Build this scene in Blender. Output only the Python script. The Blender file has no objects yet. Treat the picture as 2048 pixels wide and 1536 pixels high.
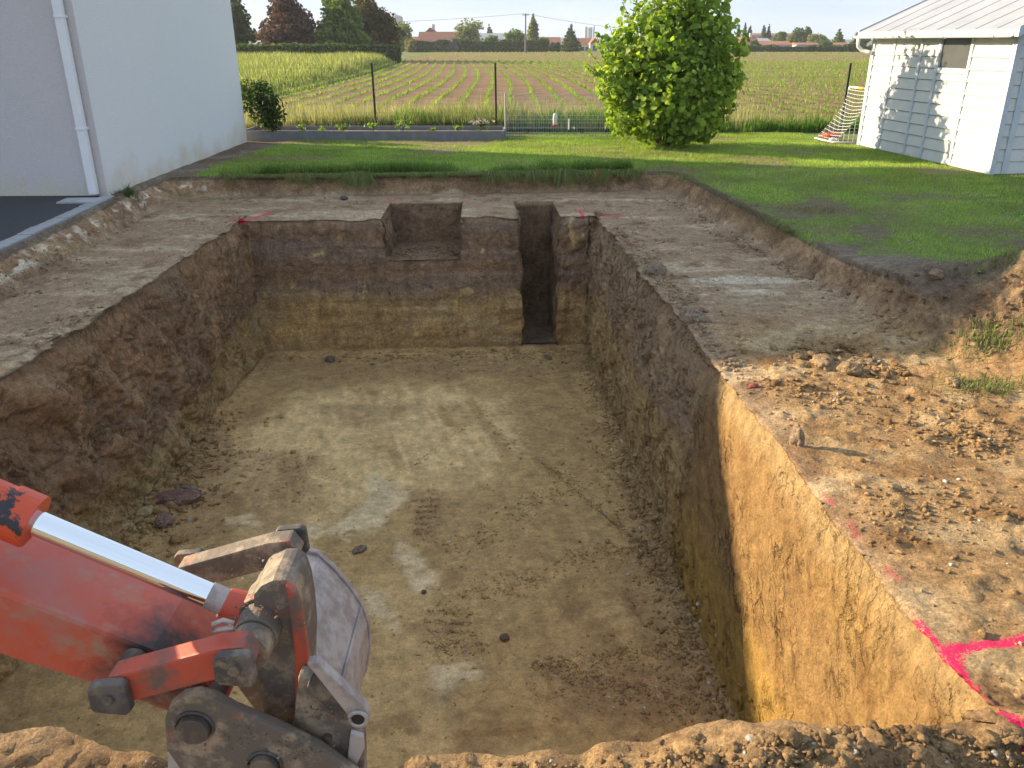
import bpy, math, random
import numpy as np
from mathutils import Vector

random.seed(7)
rng = np.random.default_rng(11)
R = math.radians
sc = bpy.context.scene
col = sc.collection

# ------------------------------------------------------------------ camera
PITCH, FPX, CAMH = R(22.6), 1640.0, 2.0
cam_d = bpy.data.cameras.new('camera')
cam_d.sensor_width = 36.0
cam_d.lens = 36.0 * FPX / 2048.0
cam_d.clip_start = 0.05
cam_d.clip_end = 6000.0
cam = bpy.data.objects.new('camera', cam_d)
col.objects.link(cam)
cam.location = (0, 0, CAMH)
cam.rotation_euler = (math.pi / 2 - PITCH, 0, 0)
sc.camera = cam

# ------------------------------------------------------------------ sun and sky
SUN_A, SUN_E = R(-20.0), R(18.0)          # direction the light travels (from +X towards +Y), elevation
S = Vector((math.cos(SUN_A) * math.cos(SUN_E), math.sin(SUN_A) * math.cos(SUN_E), -math.sin(SUN_E)))
sun_d = bpy.data.lights.new('sun', 'SUN')
sun_d.energy = 3.6
sun_d.angle = R(0.6)
sun_d.color = (1.0, 0.80, 0.52)
sun = bpy.data.objects.new('sun', sun_d)
col.objects.link(sun)
sun.rotation_euler = S.to_track_quat('-Z', 'Y').to_euler()

world = bpy.data.worlds.new('World')
sc.world = world
world.use_nodes = True
wn = world.node_tree
wn.nodes.clear()
out = wn.nodes.new('ShaderNodeOutputWorld')
bg = wn.nodes.new('ShaderNodeBackground')
sky = wn.nodes.new('ShaderNodeTexSky')
sky.sky_type = 'NISHITA'
sky.sun_disc = False
sky.sun_elevation = SUN_E
sky.sun_rotation = math.atan2(-S.x, -S.y)
sky.air_density = 1.0
sky.dust_density = 2.0
sky.ozone_density = 3.0
bg.inputs['Strength'].default_value = 0.15
# thin veil of high cloud over the whole sky
tc = wn.nodes.new('ShaderNodeTexCoord')
mp = wn.nodes.new('ShaderNodeMapping')
mp.inputs['Scale'].default_value = (1.6, 1.6, 9.0)
nz = wn.nodes.new('ShaderNodeTexNoise')
nz.inputs['Scale'].default_value = 3.2
nz.inputs['Detail'].default_value = 6
nz.inputs['Roughness'].default_value = 0.58
ramp = wn.nodes.new('ShaderNodeValToRGB')
ramp.color_ramp.elements[0].position = 0.40
ramp.color_ramp.elements[0].color = (0.91, 0.91, 0.91, 1)
ramp.color_ramp.elements[1].position = 0.78
ramp.color_ramp.elements[1].color = (0.95, 0.95, 0.95, 1)
mixc = wn.nodes.new('ShaderNodeMix')
mixc.data_type = 'RGBA'
veil = wn.nodes.new('ShaderNodeMix')
veil.data_type = 'RGBA'
veil.inputs['A'].default_value = (1.28, 1.60, 2.06, 1)
veil.inputs['B'].default_value = (1.62, 1.82, 2.14, 1)
vr = wn.nodes.new('ShaderNodeMapRange')
vr.inputs['From Min'].default_value = 0.42
vr.inputs['From Max'].default_value = 0.72
wn.links.new(nz.outputs['Fac'], vr.inputs['Value'])
wn.links.new(vr.outputs[0], veil.inputs['Factor'])
wn.links.new(veil.outputs['Result'], mixc.inputs['B'])
wn.links.new(tc.outputs['Generated'], mp.inputs['Vector'])
wn.links.new(mp.outputs['Vector'], nz.inputs['Vector'])
wn.links.new(nz.outputs['Fac'], ramp.inputs['Fac'])
wn.links.new(ramp.outputs['Color'], mixc.inputs['Factor'])
wn.links.new(sky.outputs['Color'], mixc.inputs['A'])
wn.links.new(mixc.outputs['Result'], bg.inputs['Color'])
wn.links.new(bg.outputs['Background'], out.inputs['Surface'])

vs = sc.view_settings
vs.view_transform = 'Standard'
vs.look = 'None'
vs.gamma = 1.0
vs.exposure = 1.78
vs.use_curve_mapping = False
sc.cycles.max_bounces = 8
sc.cycles.diffuse_bounces = 4
sc.cycles.transparent_max_bounces = 8
sc.cycles.use_denoising = True

# ------------------------------------------------------------------ measuring helpers
_c, _s = math.cos(PITCH), math.sin(PITCH)

def gp(x, y, z=0.0):
    """survey: picture point -> place on the level z"""
    u, v = x - 1024.0, y - 768.0
    t = (CAMH - z) / (FPX * _s + v * _c)
    return (u * t, (FPX * _c - v * _s) * t, z)

def yp(x, y, Y):
    """survey: picture point -> place on the upright plane at distance Y"""
    u, v = x - 1024.0, y - 768.0
    t = Y / (FPX * _c - v * _s)
    return (u * t, Y, CAMH - (FPX * _s + v * _c) * t)

# ------------------------------------------------------------------ numpy noise
def _hash(ix, iy, iz, seed):
    h = (ix.astype(np.uint32) * np.uint32(374761393) + iy.astype(np.uint32) * np.uint32(668265263)
         + iz.astype(np.uint32) * np.uint32(2147483647) + np.uint32((seed * 974634777) & 0xffffffff))
    h = (h ^ (h >> np.uint32(13))) * np.uint32(1274126177)
    h = (h ^ (h >> np.uint32(16))) * np.uint32(2246822519)
    h = h ^ (h >> np.uint32(15))
    return h.astype(np.float32) / np.float32(4294967295.0)

def vn(P, scale, seed=0):
    Q = np.asarray(P, np.float32) * np.asarray(scale, np.float32)
    I = np.floor(Q)
    Fr = Q - I
    I = I.astype(np.int64)
    Fr = Fr * Fr * (3 - 2 * Fr)
    x, y, z = Fr[..., 0], Fr[..., 1], Fr[..., 2]
    r = 0
    for dx in (0, 1):
        for dy in (0, 1):
            for dz in (0, 1):
                w = (x if dx else 1 - x) * (y if dy else 1 - y) * (z if dz else 1 - z)
                r = r + w * _hash(I[..., 0] + dx, I[..., 1] + dy, I[..., 2] + dz, seed)
    return r * 2 - 1

def fbm(P, scale, octv=4, seed=0, gain=0.5, lac=2.03):
    r, a, n = 0, 1.0, 0
    sc_ = np.asarray(scale, np.float32)
    for k in range(octv):
        r = r + a * vn(P, sc_, seed + 17 * k)
        n += a
        a *= gain
        sc_ = sc_ * lac
    return r / n

def worley(P, scale, seed=0):
    Q = np.asarray(P, np.float32) * np.asarray(scale, np.float32)
    I = np.floor(Q).astype(np.int64)
    f1 = np.full(Q.shape[:-1], 9.0, np.float32)
    f2 = f1.copy()
    idv = np.zeros_like(f1)
    for dx in (-1, 0, 1):
        for dy in (-1, 0, 1):
            for dz in (-1, 0, 1):
                a, b, c_ = I[..., 0] + dx, I[..., 1] + dy, I[..., 2] + dz
                h1 = _hash(a, b, c_, seed)
                d = ((a + h1 - Q[..., 0]) ** 2 + (b + _hash(a, b, c_, seed + 1) - Q[..., 1]) ** 2
                     + (c_ + _hash(a, b, c_, seed + 2) - Q[..., 2]) ** 2)
                near = d < f1
                f2 = np.where(near, f1, np.minimum(f2, d))
                idv = np.where(near, h1, idv)
                f1 = np.where(near, d, f1)
    return np.sqrt(f1), np.sqrt(f2), idv

def sst(x, a, b):
    t = np.clip((x - a) / (b - a), 0, 1)
    return t * t * (3 - 2 * t)

def mixv(a, b, t):
    return a + (b - a) * t[..., None]

# ------------------------------------------------------------------ mesh helpers
def tag(o, label=None, cat=None, group=None, kind=None):
    if label: o['label'] = label
    if cat: o['category'] = cat
    if group: o['group'] = group
    if kind: o['kind'] = kind
    return o

def empty(name, loc=(0, 0, 0), rz=0.0):
    o = bpy.data.objects.new(name, None)
    o.empty_display_size = 0.2
    o.location = loc
    o.rotation_euler = (0, 0, rz)
    col.objects.link(o)
    return o

def link(name, me, mat, parent=None, smooth=False):
    o = bpy.data.objects.new(name, me)
    col.objects.link(o)
    if mat is not None and not me.materials:
        me.materials.append(mat)
    if parent is not None:
        o.parent = parent
        o.matrix_parent_inverse.identity()
    if smooth:
        me.polygons.foreach_set('use_smooth', np.ones(len(me.polygons), bool))
    return o

def np_mesh(name, V, F, colr=None, paint=None, dom='POINT'):
    """V (n,3), F (m,3|4) numpy -> mesh with colour attribute"""
    V = np.ascontiguousarray(V, np.float32)
    F = np.ascontiguousarray(F, np.int32)
    k = F.shape[1]
    me = bpy.data.meshes.new(name)
    me.vertices.add(len(V))
    me.vertices.foreach_set('co', V.ravel())
    me.loops.add(F.size)
    me.loops.foreach_set('vertex_index', F.ravel())
    me.polygons.add(len(F))
    me.polygons.foreach_set('loop_start', np.arange(0, F.size, k, dtype=np.int32))
    me.polygons.foreach_set('loop_total', np.full(len(F), k, np.int32))
    me.update(calc_edges=True)
    if colr is not None:
        at = me.color_attributes.new('Col', 'FLOAT_COLOR', dom)
        C = np.ones((len(colr), 4), np.float32)
        C[:, :3] = colr
        at.data.foreach_set('color', C.ravel())
    if paint is not None:
        at = me.attributes.new('Paint', 'FLOAT', 'POINT')
        at.data.foreach_set('value', np.ascontiguousarray(paint, np.float32))
    return me

class MB:
    """collects simple solids; build() makes ONE mesh object"""
    def __init__(self):
        self.v, self.f = [], []
    def add(self, vs_, fs):
        o = len(self.v)
        self.v += [tuple(p) for p in vs_]
        self.f += [tuple(i + o for i in q) for q in fs]
        return self
    def box(self, a, b):
        x0, y0, z0 = a
        x1, y1, z1 = b
        return self.add([(x0, y0, z0), (x1, y0, z0), (x1, y1, z0), (x0, y1, z0), (x0, y0, z1), (x1, y0, z1), (x1, y1, z1), (x0, y1, z1)],
                        [(0, 3, 2, 1), (4, 5, 6, 7), (0, 1, 5, 4), (1, 2, 6, 5), (2, 3, 7, 6), (3, 0, 4, 7)])
    def hexa(self, q):
        """q: 4 bottom + 4 top points"""
        return self.add(q, [(0, 3, 2, 1), (4, 5, 6, 7), (0, 1, 5, 4), (1, 2, 6, 5), (2, 3, 7, 6), (3, 0, 4, 7)])
    def tube(self, pts, r, n=8, cap=True, r1=None):
        pts = [Vector(p) for p in pts]
        rings = []
        m = len(pts)
        for i, p in enumerate(pts):
            d = (pts[min(i + 1, m - 1)] - pts[max(i - 1, 0)]).normalized()
            a = d.orthogonal().normalized() if abs(d.z) > 0.99 else d.cross(Vector((0, 0, 1))).normalized()
            b = d.cross(a)
            rr = r if r1 is None else r + (r1 - r) * i / (m - 1)
            rings.append([p + (a * math.cos(t) + b * math.sin(t)) * rr for t in (2 * math.pi * k / n for k in range(n))])
        vs_ = [q for ring in rings for q in ring]
        fs = []
        for i in range(m - 1):
            for k in range(n):
                fs.append((i * n + k, i * n + (k + 1) % n, (i + 1) * n + (k + 1) % n, (i + 1) * n + k))
        if cap:
            fs.append(tuple(range(n - 1, -1, -1)))
            fs.append(tuple((m - 1) * n + k for k in range(n)))
        return self.add(vs_, fs)
    def prism(self, poly, axis, d):
        """extrude polygon points (3-D) by vector d"""
        n = len(poly)
        d = Vector(d)
        vs_ = [Vector(p) for p in poly] + [Vector(p) + d for p in poly]
        fs = [tuple(range(n)), tuple(range(2 * n - 1, n - 1, -1))]
        fs += [(i, n + i, n + (i + 1) % n, (i + 1) % n) for i in range(n)]
        return self.add(vs_, fs)
    def mesh(self, name, bevel=0.0):
        me = bpy.data.meshes.new(name)
        me.from_pydata(self.v, [], self.f)
        import bmesh
        bm = bmesh.new()
        bm.from_mesh(me)
        bmesh.ops.recalc_face_normals(bm, faces=bm.faces)
        if bevel > 0:
            es = [e for e in bm.edges if len(e.link_faces) == 2 and e.calc_face_angle(0) > 0.5]
            bmesh.ops.bevel(bm, geom=es, offset=bevel, segments=2, affect='EDGES', profile=0.6, clamp_overlap=True)
        bm.to_mesh(me)
        bm.free()
        return me
    def build(self, name, mat, parent=None, bevel=0.0, smooth=False):
        return link(name, self.mesh(name, bevel), mat, parent, smooth)

# ------------------------------------------------------------------ materials
def new_mat(name):
    m = bpy.data.materials.new(name)
    m.use_nodes = True
    nt = m.node_tree
    return m, nt, nt.nodes['Principled BSDF']

def N(nt, t, **kw):
    n = nt.nodes.new(t)
    for k, v in kw.items():
        if k in n.inputs:
            n.inputs[k].default_value = v
        else:
            setattr(n, k, v)
    return n

def noise_node(nt, scale, detail=5, rough=0.6, vec=None, coord='Object'):
    n = N(nt, 'ShaderNodeTexNoise', Scale=scale, Detail=detail, Roughness=rough)
    if vec is None:
        t = N(nt, 'ShaderNodeTexCoord')
        nt.links.new(t.outputs[coord], n.inputs['Vector'])
    else:
        nt.links.new(vec, n.inputs['Vector'])
    return n

def pmat(name, base, dark=None, scale=12.0, rough=0.8, bump=0.0, bscale=60.0, metal=0.0, lo=0.35, hi=0.65, spec=0.3, dist=0.01, detail=6):
    """principled with two-colour noise and noise relief"""
    m, nt, b = new_mat(name)
    b.inputs['Roughness'].default_value = rough
    b.inputs['Metallic'].default_value = metal
    b.inputs['Specular IOR Level'].default_value = spec
    if dark is None:
        dark = tuple(c * 0.82 for c in base)
    n = noise_node(nt, scale, detail)
    r = N(nt, 'ShaderNodeValToRGB')
    r.color_ramp.elements[0].position = lo
    r.color_ramp.elements[1].position = hi
    r.color_ramp.elements[0].color = (*dark, 1)
    r.color_ramp.elements[1].color = (*base, 1)
    nt.links.new(n.outputs['Fac'], r.inputs['Fac'])
    nt.links.new(r.outputs['Color'], b.inputs['Base Color'])
    if bump > 0:
        n2 = noise_node(nt, bscale, 4)
        bp = N(nt, 'ShaderNodeBump', Strength=bump, Distance=dist)
        nt.links.new(n2.outputs['Fac'], bp.inputs['Height'])
        nt.links.new(bp.outputs['Normal'], b.inputs['Normal'])
    return m

def leaf_mat(name, trans=0.35, rough=0.55, tint=(1.25, 1.35, 0.55)):
    """leaf: colour from the Col attribute, light passes through"""
    m, nt, b = new_mat(name)
    a = N(nt, 'ShaderNodeAttribute', attribute_name='Col')
    b.inputs['Roughness'].default_value = rough
    b.inputs['Specular IOR Level'].default_value = 0.25
    nt.links.new(a.outputs['Color'], b.inputs['Base Color'])
    t = N(nt, 'ShaderNodeBsdfTranslucent')
    mul = N(nt, 'ShaderNodeMix', data_type='RGBA', blend_type='MULTIPLY')
    mul.inputs['Factor'].default_value = 1.0
    mul.inputs['B'].default_value = (*tint, 1)
    nt.links.new(a.outputs['Color'], mul.inputs['A'])
    nt.links.new(mul.outputs['Result'], t.inputs['Color'])
    mx = N(nt, 'ShaderNodeMixShader')
    mx.inputs[0].default_value = trans
    o = nt.nodes['Material Output']
    nt.links.new(b.outputs[0], mx.inputs[1])
    nt.links.new(t.outputs[0], mx.inputs[2])
    nt.links.new(mx.outputs[0], o.inputs['Surface'])
    return m

def soil_mat(name, grain=1.0, cut=False, con=0.8):
    """soil: large colour patches in Col, pink spray in Paint, fine grain and crumb relief here"""
    m, nt, b = new_mat(name)
    a = N(nt, 'ShaderNodeAttribute', attribute_name='Col')
    t = N(nt, 'ShaderNodeTexCoord')
    vec = t.outputs['Object']
    n1 = noise_node(nt, 9.0, 8, 0.68, vec)
    n2 = noise_node(nt, 70.0, 6, 0.7, vec)
    mr1 = N(nt, 'ShaderNodeMapRange')
    mr1.inputs['From Min'].default_value = 0.3
    mr1.inputs['From Max'].default_value = 0.7
    mr1.inputs['To Min'].default_value = 0.68
    mr1.inputs['To Max'].default_value = 1.29
    nt.links.new(n1.outputs['Fac'], mr1.inputs['Value'])
    mr2 = N(nt, 'ShaderNodeMapRange')
    mr2.inputs['From Min'].default_value = 0.3
    mr2.inputs['From Max'].default_value = 0.7
    mr2.inputs['To Min'].default_value = 1 - 0.50 * con
    mr2.inputs['To Max'].default_value = 1 + 0.45 * con
    nt.links.new(n2.outputs['Fac'], mr2.inputs['Value'])
    mm = N(nt, 'ShaderNodeMath', operation='MULTIPLY')
    nt.links.new(mr1.outputs[0], mm.inputs[0])
    nt.links.new(mr2.outputs[0], mm.inputs[1])
    n5 = noise_node(nt, 24.0, 7, 0.75, vec)              # dark crumbs and pale grains; the contrast also stands in for crevice shade
    mr5 = N(nt, 'ShaderNodeMapRange')
    mr5.inputs['From Min'].default_value = 0.34
    mr5.inputs['From Max'].default_value = 0.66
    mr5.inputs['To Min'].default_value = 1 - 0.38 * con
    mr5.inputs['To Max'].default_value = 1 + 0.38 * con
    nt.links.new(n5.outputs['Fac'], mr5.inputs['Value'])
    mm2 = N(nt, 'ShaderNodeMath', operation='MULTIPLY')
    nt.links.new(mm.outputs[0], mm2.inputs[0])
    nt.links.new(mr5.outputs[0], mm2.inputs[1])
    sc_ = N(nt, 'ShaderNodeVectorMath', operation='SCALE')
    nt.links.new(a.outputs['Color'], sc_.inputs[0])
    nt.links.new(mm2.outputs[0], sc_.inputs['Scale'])
    p = N(nt, 'ShaderNodeAttribute', attribute_name='Paint')
    # spray paint breaks up over the crumbs
    pm = N(nt, 'ShaderNodeMath', operation='MULTIPLY_ADD')
    pm.inputs[1].default_value = 1.0
    pn = N(nt, 'ShaderNodeMath', operation='MULTIPLY_ADD')
    pn.inputs[1].default_value = 3.2
    pn.inputs[2].default_value = -1.65
    nt.links.new(n2.outputs['Fac'], pn.inputs[0])
    pk = N(nt, 'ShaderNodeMath', operation='ADD')
    nt.links.new(p.outputs['Fac'], pk.inputs[0])
    nt.links.new(pn.outputs[0], pk.inputs[1])
    ps = N(nt, 'ShaderNodeMapRange')
    ps.inputs['From Min'].default_value = 0.38
    ps.inputs['From Max'].default_value = 0.62
    nt.links.new(pk.outputs[0], ps.inputs['Value'])
    pg = N(nt, 'ShaderNodeMath', operation='GREATER_THAN')
    pg.inputs[1].default_value = 0.03
    nt.links.new(p.outputs['Fac'], pg.inputs[0])
    pf = N(nt, 'ShaderNodeMath', operation='MULTIPLY')
    nt.links.new(ps.outputs[0], pf.inputs[0])
    nt.links.new(pg.outputs[0], pf.inputs[1])
    mx = N(nt, 'ShaderNodeMix', data_type='RGBA')
    mx.inputs['B'].default_value = (0.90, 0.035, 0.14, 1)
    nt.links.new(pf.outputs[0], mx.inputs['Factor'])
    nt.links.new(sc_.outputs[0], mx.inputs['A'])
    nt.links.new(mx.outputs['Result'], b.inputs['Base Color'])
    b.inputs['Roughness'].default_value = 0.92
    b.inputs['Specular IOR Level'].default_value = 0.18
    n3 = noise_node(nt, 38.0, 7, 0.72, vec)
    bp1 = N(nt, 'ShaderNodeBump', Strength=1.0 * grain, Distance=0.035)
    nt.links.new(n3.outputs['Fac'], bp1.inputs['Height'])
    vo = N(nt, 'ShaderNodeTexVoronoi', Scale=55.0, Randomness=1.0)
    nt.links.new(vec, vo.inputs['Vector'])
    bp2 = N(nt, 'ShaderNodeBump', Strength=0.35 * grain, Distance=0.012)
    bp2.invert = True
    nt.links.new(vo.outputs['Distance'], bp2.inputs['Height'])
    nt.links.new(bp1.outputs['Normal'], bp2.inputs['Normal'])
    n4 = noise_node(nt, 150.0, 4, 0.7, vec)
    bp3 = N(nt, 'ShaderNodeBump', Strength=0.55 * grain, Distance=0.007)
    nt.links.new(n4.outputs['Fac'], bp3.inputs['Height'])
    nt.links.new(bp2.outputs['Normal'], bp3.inputs['Normal'])
    last = bp3
    if cut:                                     # drying cracks and bucket scratches on the cut face
        mp_ = N(nt, 'ShaderNodeMapping')
        mp_.vector_type = 'TEXTURE'
        mp_.inputs['Rotation'].default_value = (R(-32), 0, 0)
        mp_.inputs['Scale'].default_value = (1.0, 1.0, 5.0)
        wv = N(nt, 'ShaderNodeVectorMath', operation='MULTIPLY_ADD')
        nw = noise_node(nt, 6.0, 5, 0.65, vec)
        nt.links.new(nw.outputs['Color'], wv.inputs[0])
        wv.inputs[1].default_value = (0.16, 0.16, 0.16)
        nt.links.new(vec, wv.inputs[2])
        nt.links.new(wv.outputs[0], mp_.inputs['Vector'])
        for sc_v, wd, st, sd in ((8.0, 0.05, 1.0, 0.06), (22.0, 0.08, 0.7, 0.022)):
            ve = N(nt, 'ShaderNodeTexVoronoi', feature='DISTANCE_TO_EDGE', Scale=sc_v)
            nt.links.new(mp_.outputs['Vector'], ve.inputs['Vector'])
            ms = N(nt, 'ShaderNodeTexNoise', Scale=2.2, Detail=3.0)
            nt.links.new(vec, ms.inputs['Vector'])
            mm_ = N(nt, 'ShaderNodeMapRange'); mm_.inputs['From Min'].default_value = 0.46; mm_.inputs['From Max'].default_value = 0.60; mm_.inputs['To Min'].default_value = 0.0; mm_.inputs['To Max'].default_value = wd
            nt.links.new(ms.outputs['Fac'], mm_.inputs['Value'])
            lt = N(nt, 'ShaderNodeMath', operation='DIVIDE'); nt.links.new(ve.outputs['Distance'], lt.inputs[0])
            ad_ = N(nt, 'ShaderNodeMath', operation='ADD'); ad_.inputs[1].default_value = 0.002; nt.links.new(mm_.outputs[0], ad_.inputs[0])
            nt.links.new(ad_.outputs[0], lt.inputs[1])
            mn = N(nt, 'ShaderNodeMath', operation='MINIMUM'); mn.inputs[1].default_value = 1.0; nt.links.new(lt.outputs[0], mn.inputs[0])
            bq = N(nt, 'ShaderNodeBump', Strength=st, Distance=sd)
            nt.links.new(mn.outputs[0], bq.inputs['Height'])
            nt.links.new(last.outputs['Normal'], bq.inputs['Normal'])
            last = bq
    nt.links.new(last.outputs['Normal'], b.inputs['Normal'])
    return m

M = {}
M['soil'] = soil_mat('soil')
M['clod'] = soil_mat('clod', 1.0)
M['soil_cut'] = soil_mat('soil_cut', 0.9, True, 0.42)
M['soil_left'] = soil_mat('soil_left', 1.0, True, 0.62)
M['soil_floor'] = soil_mat('soil_floor', 0.9, False, 0.42)
M['leaf'] = leaf_mat('leaf', 0.48, 0.5, (1.25, 1.30, 0.5))
M['far_leaf'] = leaf_mat('far_leaf', 0.42, 0.8)
M['grass'] = leaf_mat('grass', 0.4, 0.6, (1.2, 1.25, 0.6))
M['bark'] = pmat('bark', (0.13, 0.10, 0.075), scale=20, bump=0.5)
# ------------------------------------------------------------------ excavated ground: one structured grid, later cut into floor, walls, ledge, lawn
BZ, FZ = -0.30, -2.28                       # levels of the stripped ledge and of the pit floor
NX0, NX1, NX2, NX3 = -1.71, -0.58, 0.34, 0.92   # the two niches in the far wall
N1Z, N2Z, NBACK = -0.92, -2.24, 12.75

def lines(segs):
    """segs: (x0, x1, n) -> positions + id of segment"""
    xs, ids = [], []
    for i, (a, b, n) in enumerate(segs):
        t = (np.arange(n) + 0.0) / n
        xs.append(a + (b - a) * t)
        ids.append(np.full(n, i))
    xs.append(np.array([segs[-1][1]]))
    ids.append(np.array([len(segs) - 1]))
    return np.concatenate(xs), np.concatenate(ids)

e = 0.012
# 0 outer left, 1 bank, 2 left ledge, 3 LEFT WALL, 4 floor a, 5 niche1 side, 6 floor, 7 niche1 side, 8, 9 niche2 side, 10, 11 niche2 side, 12 floor, 13 RIGHT WALL, 14 right ledge, 15 right step, 16 outer right
xs, xi = lines([(-6.0, -5.62, 12), (-5.62, -5.25, 22), (-5.25, -3.79, 66), (-3.79, -3.71, 95), (-3.71, NX0 - e, 70), (NX0 - e, NX0 + e, 16), (NX0 + e, NX1 - e, 40),
                (NX1 - e, NX1 + e, 16), (NX1 + e, NX2 - e, 34), (NX2 - e, NX2 + e, 20), (NX2 + e, NX3 - e, 24), (NX3 - e, NX3 + e, 20), (NX3 + e, 1.41, 24),
                (1.41, 1.49, 115), (1.49, 3.02, 92), (3.02, 3.20, 22), (3.20, 6.2, 150)])
# 0 near ground, 1 NEAR WALL, 2 floor, 3 FAR WALL, 4 ledge, 5 niche back, 6 ledge, 7 far step, 8 lawn strip
yf = 2.34 + (11.48 - 2.34) * (np.linspace(0, 1, 421)[:-1] ** 1.18)
s0, i0 = lines([(0.4, 2.30, 100), (2.30, 2.34, 16)])
s1, i1 = lines([(11.48, 11.56, 105), (11.56, NBACK - e, 40), (NBACK - e, NBACK + e, 22), (NBACK + e, 13.60, 26), (13.60, 13.72, 22), (13.72, 14.6, 34)])
ys = np.concatenate([s0[:-1], yf, s1])
yi = np.concatenate([i0[:-1], np.full(len(yf), 2), i1 + 3])
nx, ny = len(xs), len(ys)

def frac(v, ids, seg, up):
    """0..1 ramp over one segment, 0 before and 1 after (up) or reverse"""
    w = np.where(ids == seg)[0]
    a, b = v[w[0]], v[w[-1] + 1] if w[-1] + 1 < len(v) else v[-1]
    t = np.clip((v - a) / (b - a), 0, 1)
    return t if up else 1 - t

tx = np.minimum(frac(xs, xi, 3, True), frac(xs, xi, 13, False))
txL = frac(xs, xi, 3, True)
ty = np.minimum(frac(ys, yi, 1, True), frac(ys, yi, 3, False))
n1 = np.minimum(frac(xs, xi, 5, True), frac(xs, xi, 7, False))
n2 = np.minimum(frac(xs, xi, 9, True), frac(xs, xi, 11, False))
nyb = frac(ys, yi, 5, False) * (ys > 6)

XN = np.repeat(xs[None, :], ny, 0)
YN = np.repeat(ys[:, None], nx, 1)
TX, TY = np.meshgrid(tx, ty)
# real positions of the anchors (the dig is not quite square to the viewer)
nomx = np.array([-6.0, -5.62, -5.25, -3.75, 1.45, 3.10, 6.2])
X = np.empty((ny, nx))
for j in range(ny):
    Y_ = ys[j]
    k = 11.6 - Y_
    bt_ = np.interp(Y_, [5.0, 8.45, 11.6, 12.2, 13.0], [-5.17, -5.31, -5.55, -5.64, -5.66])
    act = np.array([-6.1, bt_, bt_ + 0.29, -3.75, 1.18 + 0.06 * k, 2.67 + (14.06 - Y_) * 0.10, 6.2])
    w = xs
    X[j] = np.interp(w, nomx, act)
nomy = np.array([0.4, 2.32, 11.52, 13.66, 14.6])
Y = np.empty((ny, nx))
for i in range(nx):
    x_ = X[ny // 2, i]
    act = np.array([0.4, 2.30, 11.52 + 0.06 * (x_ + 3.6), 13.42 + 0.08 * (x_ + 5.5), 14.9])
    Y[:, i] = np.interp(ys, nomy, act)
# niches keep to their own plan
P0 = np.stack([X, Y, np.zeros_like(X)], -1)
low = fbm(P0, 0.8, 3, 5)
mid = fbm(P0, 3.0, 4, 9)

DEP = BZ - FZ
d_pit = np.minimum(TX, TY)
N1 = np.minimum(np.repeat(n1[None, :], ny, 0), np.repeat(nyb[:, None], nx, 1))
N2 = np.minimum(np.repeat(n2[None, :], ny, 0), np.repeat(nyb[:, None], nx, 1))
depth = np.maximum(np.maximum(d_pit * DEP, N1 * (BZ - N1Z)), N2 * (BZ - N2Z))

# steps up to the lawn and to the driveway
sl = 1 - np.repeat(np.clip((xs + 5.62) / 0.37, 0, 1)[None, :], ny, 0)
sr = np.repeat(frac(xs, xi, 15, True)[None, :], ny, 0) * sst(Y, 5.4, 7.2)
sf = np.repeat(frac(ys, yi, 7, True)[:, None], nx, 1) * (YN > 6)
up = np.maximum(np.maximum(sl ** 0.8, sr), sf)
zt = BZ + (0.0 - BZ) * up
# ground to the right of the dig: gentle spoil mound, ground in front of the step
mound = 0.42 * np.exp(-(((X - 4.75) / 0.75) ** 2 + ((Y - 6.75) / 0.55) ** 2)) + 0.22 * np.exp(-(((X - 4.3) / 0.5) ** 2 + ((Y - 5.7) / 0.4) ** 2)) \
    + 0.14 * np.exp(-(((X - 3.75) / 0.35) ** 2 + ((Y - 7.3) / 0.6) ** 2))
zt = zt + mound + np.where((X > 3.0) & (Y < 7.2), 0.12 * sst(X, 3.0, 5.5), 0)
# spoil ridge on the near lip
lipr = 0.12 * np.exp(-((Y - 2.14) / 0.15) ** 2) * (0.05 + 0.95 * sst(X + 0.25 * mid, 0.1, 1.1)) * (1 - 0.6 * sst(X, 1.7, 2.3))
zt = zt + lipr * (YN < 3) * (1 - d_pit) - 0.10 * (YN < 3) * (1 - sst(X, -0.2, 0.9)) * (1 - d_pit) * sst(Y, 1.2, 2.2)
Z = zt - depth

fz0 = depth / DEP
# rounded, crumbling edges: pull the top of the walls outwards
def rnd(t, r, h=0.16):
    return r * np.clip(1 - t / h, 0, 1) ** 2
slump = 0.10 + 0.20 * sst(Y, 6.0, 7.5) * (1 - sst(Y, 10.6, 11.6)) * (0.6 + 0.6 * mid)
isL = (xi == 3)[None, :] & (YN > 2.2) & (YN < 11.9)
isR = (xi == 13)[None, :] & (YN > 2.2) & (YN < 11.9)
X -= np.where(isL, rnd(TX, 0.13 + 0.10 * low), 0)
X += np.where(isR, rnd(TX, slump, 0.22) - 0.05 * TX, 0)
isF = (yi == 3)[:, None] & (XN > -3.9) & (XN < 1.6)
Y += np.where(isF, rnd(TY, 0.05, 0.08), 0)
isN = (yi == 1)[:, None] & (XN > -3.9) & (XN < 1.6)
Y += np.where(YN < 2.8, 0.22 * fbm(P0, (1.1, 0.0, 0.0), 4, 31) * np.exp(-((YN - 2.32) / 0.35) ** 2), 0)
# niche edges crumble too
niche_x = np.isin(xi, (5, 7, 9, 11))[None, :]
sgn = np.where(np.isin(xi, (5, 9)), -1, 1)[None, :]
nd = depth / DEP
X += np.where(niche_x & (YN > 11.45) & (YN < 12.8), sgn * (0.05 + 0.05 * mid) * np.clip(1 - nd / 0.2, 0, 1) ** 2, 0)

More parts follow.
